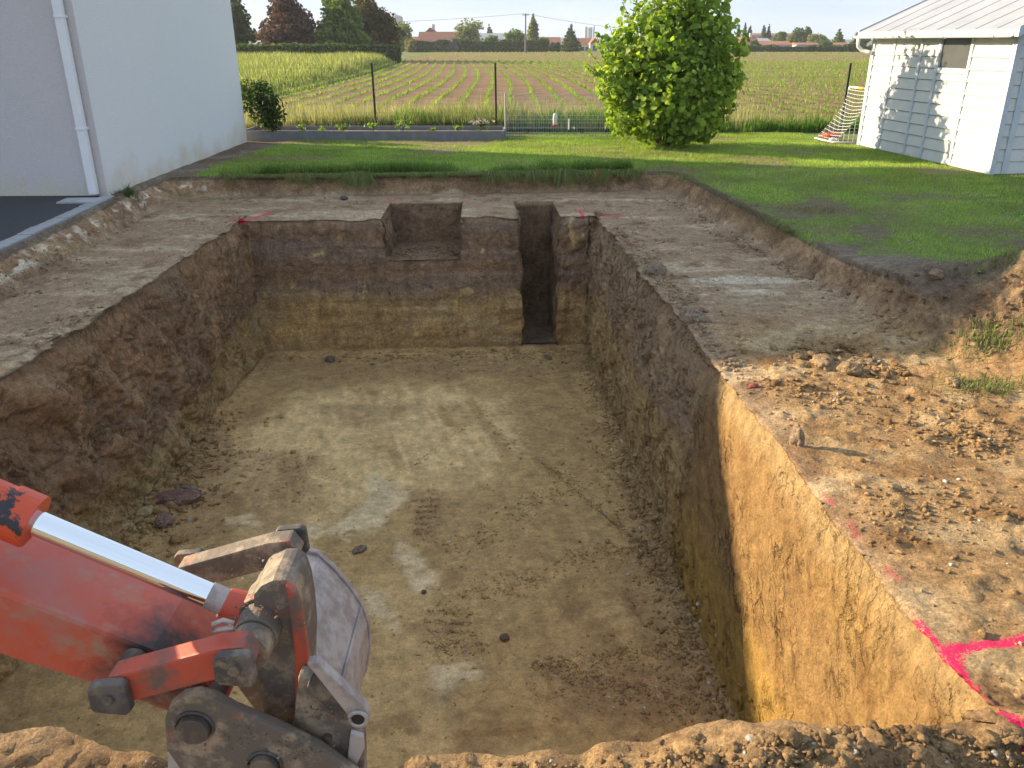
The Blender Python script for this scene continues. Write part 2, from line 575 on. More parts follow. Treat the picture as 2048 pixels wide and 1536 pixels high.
P1_ = np.stack([X, Y, Z], -1)
X += np.where(niche_x & (YN > 11.49) & (YN < 12.74) & (depth > 0.01) & (depth < 0.98 * DEP), 0.085 * fbm(P1_ * np.array([0.0, 1, 1]) + np.array([0, 0, 1.0]) * np.floor(XN)[..., None] * 3, 5.0, 4, 97), 0)
# ragged edges: the rim wanders, and the ledge sags towards it
rag = 0.055 * fbm(P0, (0.6, 2.0, 0.0), 3, 91) + 0.035 * fbm(P0, (1.5, 8.0, 0.0), 3, 92)
ragx = 0.11 * fbm(P0, (2.0, 0.6, 0.0), 3, 93) + 0.075 * fbm(P0, (8.0, 1.5, 0.0), 3, 94)
alongy = ((YN > 2.5) & (YN < 11.6)).astype(float)
dl = np.clip(-3.75 - X, 0, None); dr = np.clip(X - (1.18 + 0.06 * (11.6 - Y)), 0, None)
wl0 = np.where(XN < -3.70, np.exp(-dl / 0.15) * (1 - 0.85 * np.clip(TX * 2.2, 0, 1)), 0) * alongy
wr0 = np.where(XN > 1.40, np.exp(-dr / 0.15) * (1 - 0.85 * np.clip(TX * 2.2, 0, 1)), 0) * alongy
X += rag * 1.3 * wl0 + rag * wr0 * (0.6 + 0.9 * sst(Y, 6.0, 7.0))
df = np.clip(Y - (11.52 + 0.06 * (X + 3.6)), 0, None)
wf0 = np.where(YN > 11.47, np.exp(-df / 0.12) * (1 - 0.85 * np.clip(TY * 2.5, 0, 1)), 0) * ((XN > -3.9) & (XN < 1.5))
Y += ragx * wf0
sag = np.maximum(np.maximum(wl0, wr0), wf0) * (fz0 < 0.3)
Z -= 0.045 * sag * (0.6 + 1.2 * mid) * (fz0 < 0.02)
btop = np.interp(Y, [5.0, 8.45, 11.6, 12.2, 13.0], [-5.17, -5.31, -5.55, -5.64, -5.66])
Z -= np.where((X < btop - 0.015) & (Y < 11.85), 0.09, 0)

# ------------------------------------------------ relief along the normal
P = np.stack([X, Y, Z], -1).astype(np.float32)
du = np.gradient(P, axis=1)
dv = np.gradient(P, axis=0)
NR = np.cross(du, dv)
ln = np.linalg.norm(NR, axis=-1, keepdims=True)
NR = np.where(ln > 1e-12, NR / np.maximum(ln, 1e-12), np.array([0, 0, 1.0]))
for _ in range(3):                           # soften so that corners do not spike
    NR = (NR + np.roll(NR, 1, 0) + np.roll(NR, -1, 0) + np.roll(NR, 1, 1) + np.roll(NR, -1, 1)) / 5
NR /= np.maximum(np.linalg.norm(NR, axis=-1, keepdims=True), 1e-6)

wall = np.clip(1 - np.abs(NR[..., 2]) * 1.3, 0, 1)
fz = depth / DEP
floor_m = (fz > 0.985).astype(np.float32)
onpit = (fz > 0.02) & (fz < 0.985)
wl = wall * isL
wr = wall * isR
wf = wall * isF
lit_r = wr * (1 - sst(Y, 5.6, 6.6))          # smooth sunlit near part of the right wall, also masks its tint
rough_r = wr - lit_r

f_a = fbm(P, 2.2, 4, 41)
f_b = fbm(P, 9.0, 4, 42)
f_c = fbm(P, 30.0, 3, 43)
crumb = np.maximum(f_b, 0) ** 1.0
w1, w2, wid = worley(P + 0.12 * np.stack([f_a, f_b, f_a], -1), (2.4, 2.4, 2.0), 51)
v1, v2, vid = worley(P + 0.05 * np.stack([f_b, f_c, f_b], -1), (11.0, 11.0, 11.0), 57)
crack = np.clip(1 - (w2 - w1) / 0.07, 0, 1)
crack2 = np.clip(1 - (v2 - v1) / 0.09, 0, 1)

disp = np.zeros_like(X)
# left wall: big torn slabs with ledges and cracks
sheared = np.stack([X, Y * 0.9 + Z * 0.7, Z * 0.8 - Y * 0.45], -1)
slab = vn(sheared, (2.0, 3.0, 1.5), 61)
slab2 = fbm(sheared, (5, 6.0, 2.5), 4, 62)
near_l = 1 - sst(Y, 8.6, 10.8)
disp += wl * ((0.16 * slab * near_l + 0.055 * (wid - 0.5)) + 0.05 * slab2 - 0.05 * crack * near_l + 0.014 * f_c)
u1, u2, uid = worley(sheared + 0.06 * np.stack([f_b, f_a, f_b], -1), (5.5, 4.5, 3.0), 67)
ucr = np.clip(1 - (u2 - u1) / 0.10, 0, 1)
disp += wl * (0.075 * (uid - 0.5) - 0.035 * ucr - 0.02 * np.abs(f_b)) * (0.35 + 0.65 * near_l)
disp += rough_r * (0.05 * (uid - 0.5) - 0.03 * ucr)
disp += wl * (-0.035 * crack2 * sst(f_a, -.2, .3) + 0.02 * (vid - .5))
disp += wl * 0.10 * np.clip(fz - 0.75, 0, 1) * 3 * (1 - near_l)
# right wall
grain_r = fbm(np.stack([X, Y * 0.8 - Z * 0.6, Z * 0.6 + Y * 0.8], -1), (4, 14.0, 2.4), 4, 65)
disp += rough_r * (0.06 * f_a + 0.045 * grain_r + 0.05 * (vid - 0.5) * np.clip(1.2 - fz * 1.6, 0.1, 1) - 0.03 * crack2 + 0.016 * f_c)
disp += lit_r * (0.03 * f_a + 0.030 * grain_r + 0.010 * f_c - 0.030 * np.clip(grain_r * 3 - 1.2, 0, 1) - 0.02 * crack * 0.7
                 + 0.05 * np.clip(0.25 - fz, 0, 1) * f_b * 3)
# far wall: bucket-smoothed bands
band = fbm(np.stack([X * 0.25, Y * 0.2, Z], -1), (1.5, 1.5, 12.0), 3, 71)
disp += wf * (0.016 * band + 0.022 * f_a + 0.018 * f_b + 0.010 * f_c + 0.02 * (vid - .5) * sst(f_a, .05, .35) - 0.018 * crack * np.clip(1.3 - 2 * fz, 0, 1) + 0.06 * (X > 0.55) * f_b * (1 - fz))
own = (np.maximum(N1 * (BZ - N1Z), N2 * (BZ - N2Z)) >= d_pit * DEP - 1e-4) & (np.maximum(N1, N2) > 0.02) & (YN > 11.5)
nich = own * wall
disp += nich * (0.03 * f_a + 0.028 * f_b + 0.012 * f_c - 0.02 * crack2)
# ledge, floor, near ground
ledge = (1 - wall) * (fz < 0.02) * (1 - sst(up, 0.6, 1.0))
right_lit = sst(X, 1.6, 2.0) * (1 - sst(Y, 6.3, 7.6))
tracks = np.sin((X * 0.50 + Y * 0.87) * 2 * math.pi / 0.17 + 1.5 * f_a) * sst(fbm(P0, (1.1, 1.1, 0), 2, 77), 0.08, 0.3)
disp += ledge * (0.022 * f_a + 0.012 * f_b + 0.006 * f_c)
disp += ledge * right_lit * (0.020 * np.maximum(f_b, -0.1) * sst(low, -0.15, 0.3) + 0.014 * crumb + 0.016 * tracks + 0.008 * (0.5 - v1) * sst(f_a, 0, 0.4))
nearlip = ledge * np.exp(-((Y - 2.1) / 0.4) ** 2)
disp += nearlip * (0.020 * f_b + 0.016 * (0.55 - v1) + 0.018 * f_c)
bankm = sst(up, 0.04, 0.25) * (1 - sst(up, 0.9, 1.0))
disp += bankm * (0.045 * f_a + 0.035 * f_b + 0.015 * f_c)
disp += mound * (0.10 * f_b + 0.05 * (0.5 - v1))
disp += floor_m * (0.014 * f_a + 0.006 * f_b + 0.003 * f_c)
outm = (1 - wall) * sst(up, 0.7, 1.0)
disp += outm * (0.012 * f_a + 0.010 * f_b)
# debris fans at the feet of the walls
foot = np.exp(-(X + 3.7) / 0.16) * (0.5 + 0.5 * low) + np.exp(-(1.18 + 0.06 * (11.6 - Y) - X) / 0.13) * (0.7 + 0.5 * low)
disp += floor_m * 0.055 * np.clip(foot, 0, 1.2) * (0.6 + 0.8 * np.maximum(f_b, -0.3)) + floor_m * 0.05 * np.exp(-(11.5 + 0.06 * (X + 3.6) - Y) / 0.15)

# slab left by the bucket: cut panels on the floor
WX, WY = fbm(P0, 4.0, 3, 80), fbm(P0, 4.0, 3, 85)
def polymask(poly, soft, warp=0.0, seed=0):
    """soft mask of a plan polygon, edge warped by noise"""
    g = 0.7 + 0.15 * (seed % 5)
    px_ = X + warp * (WX * g if seed % 2 else WY * g)
    py_ = Y + warp * (WY if seed % 2 else -WX)
    inside = np.zeros(X.shape, bool)
    dmin = np.full(X.shape, 1e9)
    n = len(poly)
    for i in range(n):
        x0, y0 = poly[i]
        x1, y1 = poly[(i + 1) % n]
        c_ = ((y0 > py_) != (y1 > py_)) & (px_ < (x1 - x0) * (py_ - y0) / (y1 - y0 + 1e-9) + x0)
        inside ^= c_
        L2 = (x1 - x0) ** 2 + (y1 - y0) ** 2 + 1e-9
        t = np.clip(((px_ - x0) * (x1 - x0) + (py_ - y0) * (y1 - y0)) / L2, 0, 1)
        dmin = np.minimum(dmin, np.hypot(px_ - x0 - t * (x1 - x0), py_ - y0 - t * (y1 - y0)))
    sd = np.where(inside, dmin, -dmin)
    return sst(sd, -soft, soft)

def fpoly(pts):
    return [gp(x, y, FZ)[:2] for x, y in pts]

smears = [[(745, 945), (800, 972), (822, 1000), (790, 1022), (740, 1060), (690, 1088), (640, 1064), (700, 1030), (732, 990), (722, 955)],
          [(798, 1078), (828, 1090), (842, 1120), (882, 1150), (878, 1182), (850, 1192), (818, 1165), (798, 1120)],
          [(470, 1085), (560, 1060), (585, 1095), (520, 1140), (400, 1165), (360, 1140)],
          [(735, 1165), (785, 1195), (790, 1262), (760, 1252), (725, 1210)],
          [(850, 1335), (950, 1322), (965, 1352), (900, 1372), (862, 1395)],
          [(440, 1040), (510, 1030), (520, 1050), (460, 1060)],
          [(640, 1070), (660, 1040), (600, 1050), (560, 1110), (600, 1130)]]
SM = np.zeros_like(X)
for k, pl in enumerate(smears):
    SM = np.maximum(SM, polymask(fpoly(pl), 0.05, 0.10, 80 + k))
SM *= floor_m
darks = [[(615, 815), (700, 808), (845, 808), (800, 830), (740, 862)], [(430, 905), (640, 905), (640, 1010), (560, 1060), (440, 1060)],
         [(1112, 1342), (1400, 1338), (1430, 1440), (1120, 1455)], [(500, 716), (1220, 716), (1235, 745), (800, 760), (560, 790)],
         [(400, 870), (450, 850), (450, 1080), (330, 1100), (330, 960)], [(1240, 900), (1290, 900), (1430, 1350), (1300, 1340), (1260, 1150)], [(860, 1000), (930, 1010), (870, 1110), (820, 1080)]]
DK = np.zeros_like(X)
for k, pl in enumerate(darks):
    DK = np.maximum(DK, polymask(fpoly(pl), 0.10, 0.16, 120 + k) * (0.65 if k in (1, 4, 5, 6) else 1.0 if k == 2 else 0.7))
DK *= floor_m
panels = [[(890, 1340), (1098, 1338), (1112, 1460), (900, 1470)], [(600, 1030), (700, 1090), (690, 1110), (590, 1048)],
          [(930, 985), (1080, 925), (1300, 1108), (1140, 1180)], [(1180, 925), (1200, 915), (1290, 1010), (1275, 1030)]]
for k, pl in enumerate(panels):
    disp += floor_m * (0.022 if k == 0 else 0.014) * polymask(fpoly(pl), 0.012, 0.02, 140 + k)
PALE = polymask(fpoly([(470, 860), (640, 790), (860, 770), (1010, 800), (1050, 900), (1000, 960), (860, 960), (640, 1040), (440, 960)]), 0.25, 0.25, 150) * floor_m
arc = np.hypot(X + 0.9, Y - 0.2) + 0.03 * f_a
disp += floor_m * 0.005 * np.sin(arc * 2 * math.pi / 0.11) * sst(vn(P0, (1.3, 1.3, 0), 161), 0.0, 0.4)
disp += floor_m * 0.012 * (sst(np.sin(np.arctan2(X + 0.9, Y - 0.2) * 26 + 0.5 * low), 0.86, 0.97)) * sst(vn(P0, (0.9, 0.7, 0), 163), -0.1, 0.4)
disp *= np.where(SM > 0.3, 0.45, 1.0)

P = P + NR * disp[..., None]

# ------------------------------------------------ soil colours (soil types, with sunlit and shaded ground toned apart)
C = lambda *a: np.array(a, np.float32)
h_z = P[..., 2]
n_s = fbm(P, (0.9, 0.9, 1.8), 4, 201)
n_m = fbm(P, 4.0, 5, 202)
n_f = fbm(P, 16.0, 4, 203)
strat = sst(h_z + 0.18 * n_s + 0.05 * n_m, -1.62, -1.36)          # 0 = khaki clay below, 1 = brown loam above
brown = mixv(mixv(C(.185, .128, .086), C(.158, .114, .088), sst(n_s, -.25, .3)), C(.235, .165, .110), sst(n_m, .1, .5))
khaki = mixv(mixv(C(.260, .195, .105), C(.215, .150, .078), sst(n_m, -.1, .4)), C(.285, .235, .155), sst(n_s, .05, .4))
wallc = mixv(khaki, brown, strat)
# far wall: smeared violet-brown bands and pale flecks
bandc = sst(fbm(np.stack([P[..., 0] * 0.5, P[..., 1], P[..., 2]], -1), (1.2, 1, 7.0), 4, 210), -0.12, 0.25)
farc = mixv(mixv(C(.158, .110, .076), C(.160, .124, .104), bandc), khaki, 1 - sst(h_z + 0.30 * n_s + 0.14 * n_m, -1.66, -1.26))
farc = mixv(farc, C(.34, .27, .15), sst(fbm(P, (7, 7, 5), 4, 215), 0.38, 0.50) * strat)
vsc = fbm(P, (11.0, 1.0, 1.3), 4, 216)
farc = mixv(farc, farc * C(.74, .74, .76), sst(vsc, .05, .4) * .8)
farc = mixv(farc * C(1.08, 1.07, 1.06), farc, sst(h_z + .2 * n_s, -1.62, -1.32))
farc = mixv(farc, farc * C(1.28, 1.24, 1.16), sst(fbm(P, (2.4, 1.0, 3.6), 4, 217), .08, .35) * .8)
wallc = np.where((wf > 0.2)[..., None], farc, wallc)
# left wall: khaki only on the lower far end
lk = sst(h_z + 0.15 * n_s - 0.25 * sst(Y, 9.0, 11.3) + 0.15, -1.72, -1.52)
leftc = mixv(khaki, mixv(mixv(C(.205, .138, .090), C(.170, .119, .085), sst(n_s, -.2, .3)), C(.250, .175, .115), sst(n_m, .05, .5)), lk)
wallc = np.where((wl > 0.2)[..., None], leftc, wallc)
# right wall: yellow clay with the sun's golden tone painted on the near part
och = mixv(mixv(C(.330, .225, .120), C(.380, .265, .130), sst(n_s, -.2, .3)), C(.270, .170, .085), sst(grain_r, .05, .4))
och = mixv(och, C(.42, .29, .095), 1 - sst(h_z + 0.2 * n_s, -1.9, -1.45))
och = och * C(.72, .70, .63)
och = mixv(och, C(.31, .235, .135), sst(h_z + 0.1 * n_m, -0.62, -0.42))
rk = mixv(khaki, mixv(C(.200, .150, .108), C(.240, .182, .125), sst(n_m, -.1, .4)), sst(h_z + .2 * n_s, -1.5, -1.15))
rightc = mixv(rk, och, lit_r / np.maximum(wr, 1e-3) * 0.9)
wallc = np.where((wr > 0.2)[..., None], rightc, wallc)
# ledge: grey-brown trodden soil, paler worn streaks, darker damp
streak = fbm(np.stack([P[..., 0] * 0.35, P[..., 1] * 1.4, P[..., 2]], -1), 3.0, 5, 220)
ledc = mixv(mixv(C(.235, .178, .128), C(.310, .252, .190), sst(streak, .0, .35)), C(.170, .120, .082), sst(n_m, .12, .45))
graypatch = polymask([gp(x, y, BZ)[:2] for x, y in [(1360, 535), (1420, 560), (1470, 555), (1540, 550), (1590, 565), (1580, 585), (1470, 605), (1400, 590)]], 0.12, 0.22, 230)
ledc = mixv(ledc, C(.37, .34, .29), graypatch * sst(streak, -0.25, 0.15))
litc = mixv(mixv(C(.330, .222, .120), C(.400, .300, .185), sst(streak, -.05, .3)), C(.235, .145, .072), sst(n_m, .0, .4))  # sunny side of the ledge: warm sunlit tone put into the soil colour
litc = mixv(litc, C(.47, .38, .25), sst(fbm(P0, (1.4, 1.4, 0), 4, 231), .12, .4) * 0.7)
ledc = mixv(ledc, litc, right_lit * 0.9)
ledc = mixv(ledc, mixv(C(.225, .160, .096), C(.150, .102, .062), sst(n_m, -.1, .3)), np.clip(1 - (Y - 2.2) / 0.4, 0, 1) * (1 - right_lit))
# bank below the kerb with a lime streak
bankc = mixv(C(.260, .190, .125), C(.180, .125, .085), sst(n_m, -.2, .2))
lime = sst(fbm(P, (9, 5, 9), 4, 240), 0.02, 0.25) * np.exp(-((up - 0.52) / 0.22) ** 2) * (X < -4.9)
bankc = mixv(bankc, C(.68, .66, .62), lime * 0.6)
ledc = mixv(ledc, bankc, sst(up, 0.05, 0.3))
# floor
flc = mixv(mixv(C(.235, .178, .100), C(.275, .215, .125), sst(n_s, -.1, .3)), C(.190, .140, .080), sst(n_m, .05, .45))
scr = fbm(np.stack([P[..., 0] * 1.6 + 0.5 * P[..., 1], P[..., 1] * 0.35, P[..., 2]], -1), 4.0, 5, 255)
flc = mixv(flc, C(.360, .290, .178), PALE * 0.95 * sst(scr, -.5, .1))
flc = mixv(flc, C(.175, .128, .076), sst(scr, .08, .35) * 0.40)
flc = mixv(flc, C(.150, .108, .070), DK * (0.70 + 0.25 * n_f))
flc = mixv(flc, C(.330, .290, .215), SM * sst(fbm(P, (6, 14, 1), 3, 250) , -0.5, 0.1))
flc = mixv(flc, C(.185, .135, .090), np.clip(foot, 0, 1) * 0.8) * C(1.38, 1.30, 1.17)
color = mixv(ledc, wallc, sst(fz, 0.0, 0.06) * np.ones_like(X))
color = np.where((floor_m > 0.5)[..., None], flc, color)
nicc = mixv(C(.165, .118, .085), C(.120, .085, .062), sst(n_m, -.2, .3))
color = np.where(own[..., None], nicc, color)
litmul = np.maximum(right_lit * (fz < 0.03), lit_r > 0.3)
color = color * (C(1.76, 1.60, 1.33) * (1 - litmul[..., None]) + C(1.28, 1.17, 0.97) * litmul[..., None])  # shaded soil is brightened in its colour more than sunlit soil

# lawn test, used for the ground colour and for the blades
LINE = [gp(*q)[:2] for q in ((1480, 446, 0), (1700, 506, 0), (1950, 548, 0), (2060, 600, 0))]
TRK = [[gp(a, b)[:2] for a, b in q] for q in (((1700, 345), (1640, 385), (1570, 450)), ((1560, 370), (1640, 400), (1760, 480)), ((1800, 400), (1760, 440), (1740, 500)))]
def lawn_mask(x, y):
    pp = np.stack([x, y, np.zeros_like(x)], -1)
    w = 0.34 * fbm(pp, (1.5, 1.5, 0), 5, 300, 0.65)
    ystep = 13.42 + 0.08 * (x + 5.5)
    xstep = 2.67 + (14.06 - y) * 0.10
    bx = np.interp(-y, [-q[1] for q in LINE], [q[0] for q in LINE])
    r_side = np.where(y > 10.0, x - xstep - 0.10 + 0.2 * w, x - bx + 1.2 * w)
    f_side = np.minimum(y - ystep - 0.08 + 0.2 * w, (x + 5.25 - 0.05 * (y - 14)) + w)
    m = np.where(x > xstep, np.maximum(r_side, f_side), f_side)
    m = np.where((x > 2.4) & (y > 13.2), np.maximum(m, 0.3), m)
    m = np.where(y < 6.2, -1.0, m)
    bare = fbm(pp, (0.7, 1.2, 0), 4, 310)
    for tr in TRK:                               # worn wheel tracks
        dm = np.full(x.shape, 9.0)
        for (x0, y0), (x1, y1) in zip(tr[:-1], tr[1:]):
            t_ = np.clip(((x - x0) * (x1 - x0) + (y - y0) * (y1 - y0)) / ((x1 - x0) ** 2 + (y1 - y0) ** 2), 0, 1)
            dm = np.minimum(dm, np.hypot(x - x0 - t_ * (x1 - x0), y - y0 - t_ * (y1 - y0)))
        bare = bare + 0.27 * np.exp(-(dm / 0.22) ** 2)
    return np.clip(m / 0.25, -1, 1), bare

lm, bare = lawn_mask(X, Y)
turf = mixv(C(.185, .250, .064), C(.225, .220, .095), sst(n_m, -.1, .4))
turf = mixv(turf, C(.19, .145, .09), sst(bare, .18, .45) * 0.8)
lawn_w = sst(lm, 0.0, 0.5) * (up > 0.85)
soil_up = mixv(ledc, mixv(C(.215, .165, .115), C(.275, .22, .155), sst(streak, -.1, .3)), sst(up, .8, 1.0) * (1 - right_lit))
color = np.where(((fz < 0.02) & (up > 0.8))[..., None], soil_up, color)
color = mixv(color, turf, lawn_w)

# ------------------------------------------------ pink spray paint
def seg_d(pts):
    d = np.full(X.shape, 1e9)
    for (x0, y0), (x1, y1) in zip(pts[:-1], pts[1:]):
        L2 = (x1 - x0) ** 2 + (y1 - y0) ** 2 + 1e-9
        t = np.clip(((X - x0) * (x1 - x0) + (Y - y0) * (y1 - y0)) / L2, 0, 1)
        d = np.minimum(d, np.hypot(X - x0 - t * (x1 - x0), Y - y0 - t * (y1 - y0)))
    return d
def bl(pts, z=BZ):
    return [gp(x, y, z)[:2] for x, y in pts]
MARKS = [  # (name key, strokes, half width, strength)
    ('corner', [[(1896, 1300), (1970, 1290), (2060, 1280)], [(1896, 1302), (1928, 1350), (1963, 1420), (2050, 1545)]], 0.036, 1.0),
    ('edge1', [[(1838, 1238), (1872, 1282)]], 0.024, 0.9),
    ('edge2', [[(1652, 985), (1668, 1000)]], 0.018, 0.7),
    ('edge3', [[(1698, 1040), (1722, 1075)]], 0.016, 0.6),
    ('edge4', [[(1770, 1128), (1800, 1160)]], 0.020, 0.6),
    ('far_left', [[(458, 440), (506, 436)], [(508, 436), (540, 424)]], 0.035, 1.0),
    ('niche1', [[(772, 405), (792, 401)]], 0.030, 0.8),
    ('niche2', [[(918, 399), (940, 401)]], 0.030, 0.8),
    ('far_right', [[(1158, 421), (1170, 434), (1190, 437)], [(1168, 432), (1245, 430)]], 0.035, 0.8),
]
paint = np.zeros_like(X)
pid = np.full(X.shape, -1)
pnz = fbm(P0, 14.0, 3, 330)
for k, (key, strokes, hw, st) in enumerate(MARKS):
    d = np.minimum.reduce([seg_d(bl(s_)) for s_ in strokes])
    v = np.clip(1.1 - 0.75 * d / (hw * (1 + 0.5 * pnz)), 0, 1) * st
    v = np.where(fz < 0.03, v, 0)
    pid = np.where(v > np.maximum(paint, 0.06), k, pid)
    paint = np.maximum(paint, v)

# ------------------------------------------------ cut the sheet into its pieces
idx = np.arange(nx * ny).reshape(ny, nx)
Q = np.stack([idx[:-1, :-1], idx[:-1, 1:], idx[1:, 1:], idx[1:, :-1]], -1).reshape(-1, 4)
def fc(A):
    return (0.25 * (A[:-1, :-1] + A[:-1, 1:] + A[1:, 1:] + A[1:, :-1])).ravel()
ffz, fup, flm = fc(fz), fc(up), fc(lawn_w)
fy, fx = fc(Y), fc(X)
reg = np.zeros(len(Q), int)                                   # 0 ledge
reg[(ffz >= 0.985)] = 1                                       # floor
wmask = (ffz > 0.03) & (ffz < 0.985)
fL = ((xi == 3)[None, :-1] & np.ones((ny - 1, 1), bool)).ravel()
fR = ((xi == 13)[None, :-1] & np.ones((ny - 1, 1), bool)).ravel()
fN = ((yi == 1)[:-1, None] & np.ones((1, nx - 1), bool)).ravel()
reg[wmask] = 4
reg[wmask & fL] = 2
reg[wmask & fR] = 3
reg[wmask & fN] = 5
reg[(ffz < 0.03) & (flm > 0.5)] = 6
fp = np.max(np.stack([pid[:-1, :-1], pid[:-1, 1:], pid[1:, 1:], pid[1:, :-1]]), 0).ravel()
fpv = np.max(np.stack([paint[:-1, :-1], paint[:-1, 1:], paint[1:, 1:], paint[1:, :-1]]), 0).ravel()
reg[(fp >= 0) & (fpv > 0.25) & (ffz < 0.08)] = 10 + fp[(fp >= 0) & (fpv > 0.25) & (ffz < 0.08)]
PV, CV, AV = P.reshape(-1, 3), np.clip(color.reshape(-1, 3), 0.01, 0.9), paint.ravel()
def piece(name, r):
    q = Q[reg == r]
    u, inv = np.unique(q, return_inverse=True)
    return link(name, np_mesh(name, PV[u], inv.reshape(-1, 4), CV[u], AV[u]), {1: M['soil_floor'], 2: M['soil_left'], 3: M['soil_cut']}.get(r, M['soil']), None, True)
for nm, r in (('soil_ledge', 0), ('pit_floor', 1), ('pit_wall_left', 2), ('pit_wall_right', 3), ('pit_wall_far', 4), ('pit_wall_near', 5), ('lawn', 6)):
    tag(piece(nm, r), kind='structure')
PL = ['bright pink spray painted corner mark on the sunlit ledge at the lower right', 'pink spray dash on the right pit edge just behind the corner mark',
      'pink spray dash on the right pit edge farthest from the corner mark', 'faint pink spray dash on the right pit edge, second farthest from the corner mark',
      'faint pink spray dash on the right pit edge, second from the corner mark', 'pink spray mark on the shaded ledge at the far left pit corner',
      'short pink spray dash behind the left side of the square niche', 'short pink spray dash behind the right side of the square niche', 'faint pink spray mark on the ledge at the far right pit corner']
PL = [(lb, 10 + k) for k, lb in enumerate(PL)]
for lb, r in PL:
    if (reg == r).any():
        tag(piece('paint_mark', r), lb, 'paint mark', 'pink layout marks')

def surf_z(x, y):
    """height of the finished ground at plan points (upper surface or floor)"""
    j = np.clip(np.searchsorted(Y[:, nx // 2], y) - 1, 0, ny - 1)
    r_ = np.empty(len(x))
    for k in range(len(x)):
        i = int(np.clip(np.searchsorted(X[j[k]], x[k]) - 1, 0, nx - 1))
        r_[k] = P[j[k], i, 2]
    return r_
# ------------------------------------------------------------------ house (only its two walls are in view, the roof throws the big shadow)
M['render_white'] = pmat('render_white', (0.80, 0.80, 0.79), (0.70, 0.70, 0.70), scale=6, rough=0.95, bump=0.8, bscale=110, dist=0.02)
def facade_mat(name, base):
    """roughcast with damp stains near the ground"""
    m, nt, b = new_mat(name)
    t = N(nt, 'ShaderNodeTexCoord')
    sx = N(nt, 'ShaderNodeSeparateXYZ')
    nt.links.new(t.outputs['Object'], sx.inputs[0])
    n = noise_node(nt, 1.6, 6, 0.65)
    ad = N(nt, 'ShaderNodeMath', operation='MULTIPLY_ADD')
    ad.inputs[1].default_value = -1.3
    nt.links.new(n.outputs['Fac'], ad.inputs[0])
    nt.links.new(sx.outputs['Z'], ad.inputs[2])
    mr = N(nt, 'ShaderNodeMapRange')
    mr.inputs['From Min'].default_value = -0.85
    mr.inputs['From Max'].default_value = -0.30
    nt.links.new(ad.outputs[0], mr.inputs['Value'])
    mx = N(nt, 'ShaderNodeMix', data_type='RGBA')
    mx.inputs['A'].default_value = (0.74, 0.66, 0.48, 1)
    mx.inputs['B'].default_value = (*base, 1)
    nt.links.new(mr.outputs[0], mx.inputs['Factor'])
    n3 = noise_node(nt, 130, 3, 0.6)
    mr3 = N(nt, 'ShaderNodeMapRange')
    mr3.inputs['From Min'].default_value = 0.3
    mr3.inputs['From Max'].default_value = 0.7
    mr3.inputs['To Min'].default_value = 0.78
    mr3.inputs['To Max'].default_value = 1.08
    nt.links.new(n3.outputs['Fac'], mr3.inputs['Value'])
    sc_ = N(nt, 'ShaderNodeVectorMath', operation='SCALE')
    nt.links.new(mx.outputs['Result'], sc_.inputs[0])
    nt.links.new(mr3.outputs[0], sc_.inputs['Scale'])
    nt.links.new(sc_.outputs[0], b.inputs['Base Color'])
    b.inputs['Roughness'].default_value = 0.95
    b.inputs['Specular IOR Level'].default_value = 0.15
    n2 = noise_node(nt, 75, 5, 0.7)
    bp = N(nt, 'ShaderNodeBump', Strength=0.9, Distance=0.02)
    nt.links.new(n2.outputs['Fac'], bp.inputs['Height'])
    nt.links.new(bp.outputs['Normal'], b.inputs['Normal'])
    return m
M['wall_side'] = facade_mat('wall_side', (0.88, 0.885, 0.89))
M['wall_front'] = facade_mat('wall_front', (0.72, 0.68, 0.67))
M['pvc'] = pmat('pvc', (0.80, 0.81, 0.82), (0.74, 0.75, 0.76), rough=0.4, scale=3)
M['tile'] = pmat('tile', (0.34, 0.13, 0.07), (0.22, 0.09, 0.05), scale=5, bump=0.5, bscale=14)
HA, HB = (-5.73, 11.76), (-5.80, 18.62)
HM = 0.03                                    # run of the front wall
house = empty('house', (HA[0], HA[1], 0))
tag(house, 'large white roughcast house wall with a white downpipe at the left edge', 'house')
ox, oy = HA
def hb(x, y):
    return (x - ox, y - oy)
WL = 15.0
fx_, fy_ = -WL, -WL * HM
bx_, by_ = hb(*HB)
EH = 4.37
m = MB()
m.hexa([(fx_, fy_, -0.5), (0, 0, -0.5), (-0.05, 0.24, -0.5), (fx_, fy_ + 0.24, -0.5), (fx_, fy_, EH), (0, 0, EH), (-0.05, 0.24, EH), (fx_, fy_ + 0.24, EH)])
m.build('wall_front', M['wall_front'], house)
m = MB()
RZ = EH + 1.3
m.prism([(0.004, 0.002, -0.6), (bx_, by_, -0.6), (bx_, by_, EH), (0.5 * bx_, 0.5 * by_, RZ), (0.004, 0.002, EH)], 0, (-0.24, 0, 0))
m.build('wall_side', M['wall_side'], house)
m = MB().box((fx_, by_ - 0.24, -0.5), (bx_ - 0.24, by_ - 0.002, EH))
m.build('wall_back', M['wall_side'], house)
m = MB()
for (y0, z0) in ((-0.55, EH - 0.02), (by_ + 0.5, EH - 0.02)):
    ym = 0.5 * by_
    dx0 = HM if y0 < 0 else 0.0
    m.hexa([(fx_ - 0.3, y0 - WL * dx0, z0), (0.25, y0, z0), (0.25, ym, RZ + 0.12), (fx_ - 0.3, ym, RZ + 0.12),
            (fx_ - 0.3, y0 - WL * dx0, z0 + 0.14), (0.25, y0, z0 + 0.14), (0.25, ym, RZ + 0.28), (fx_ - 0.3, ym, RZ + 0.28)])
m.build('roof', M['tile'], house)
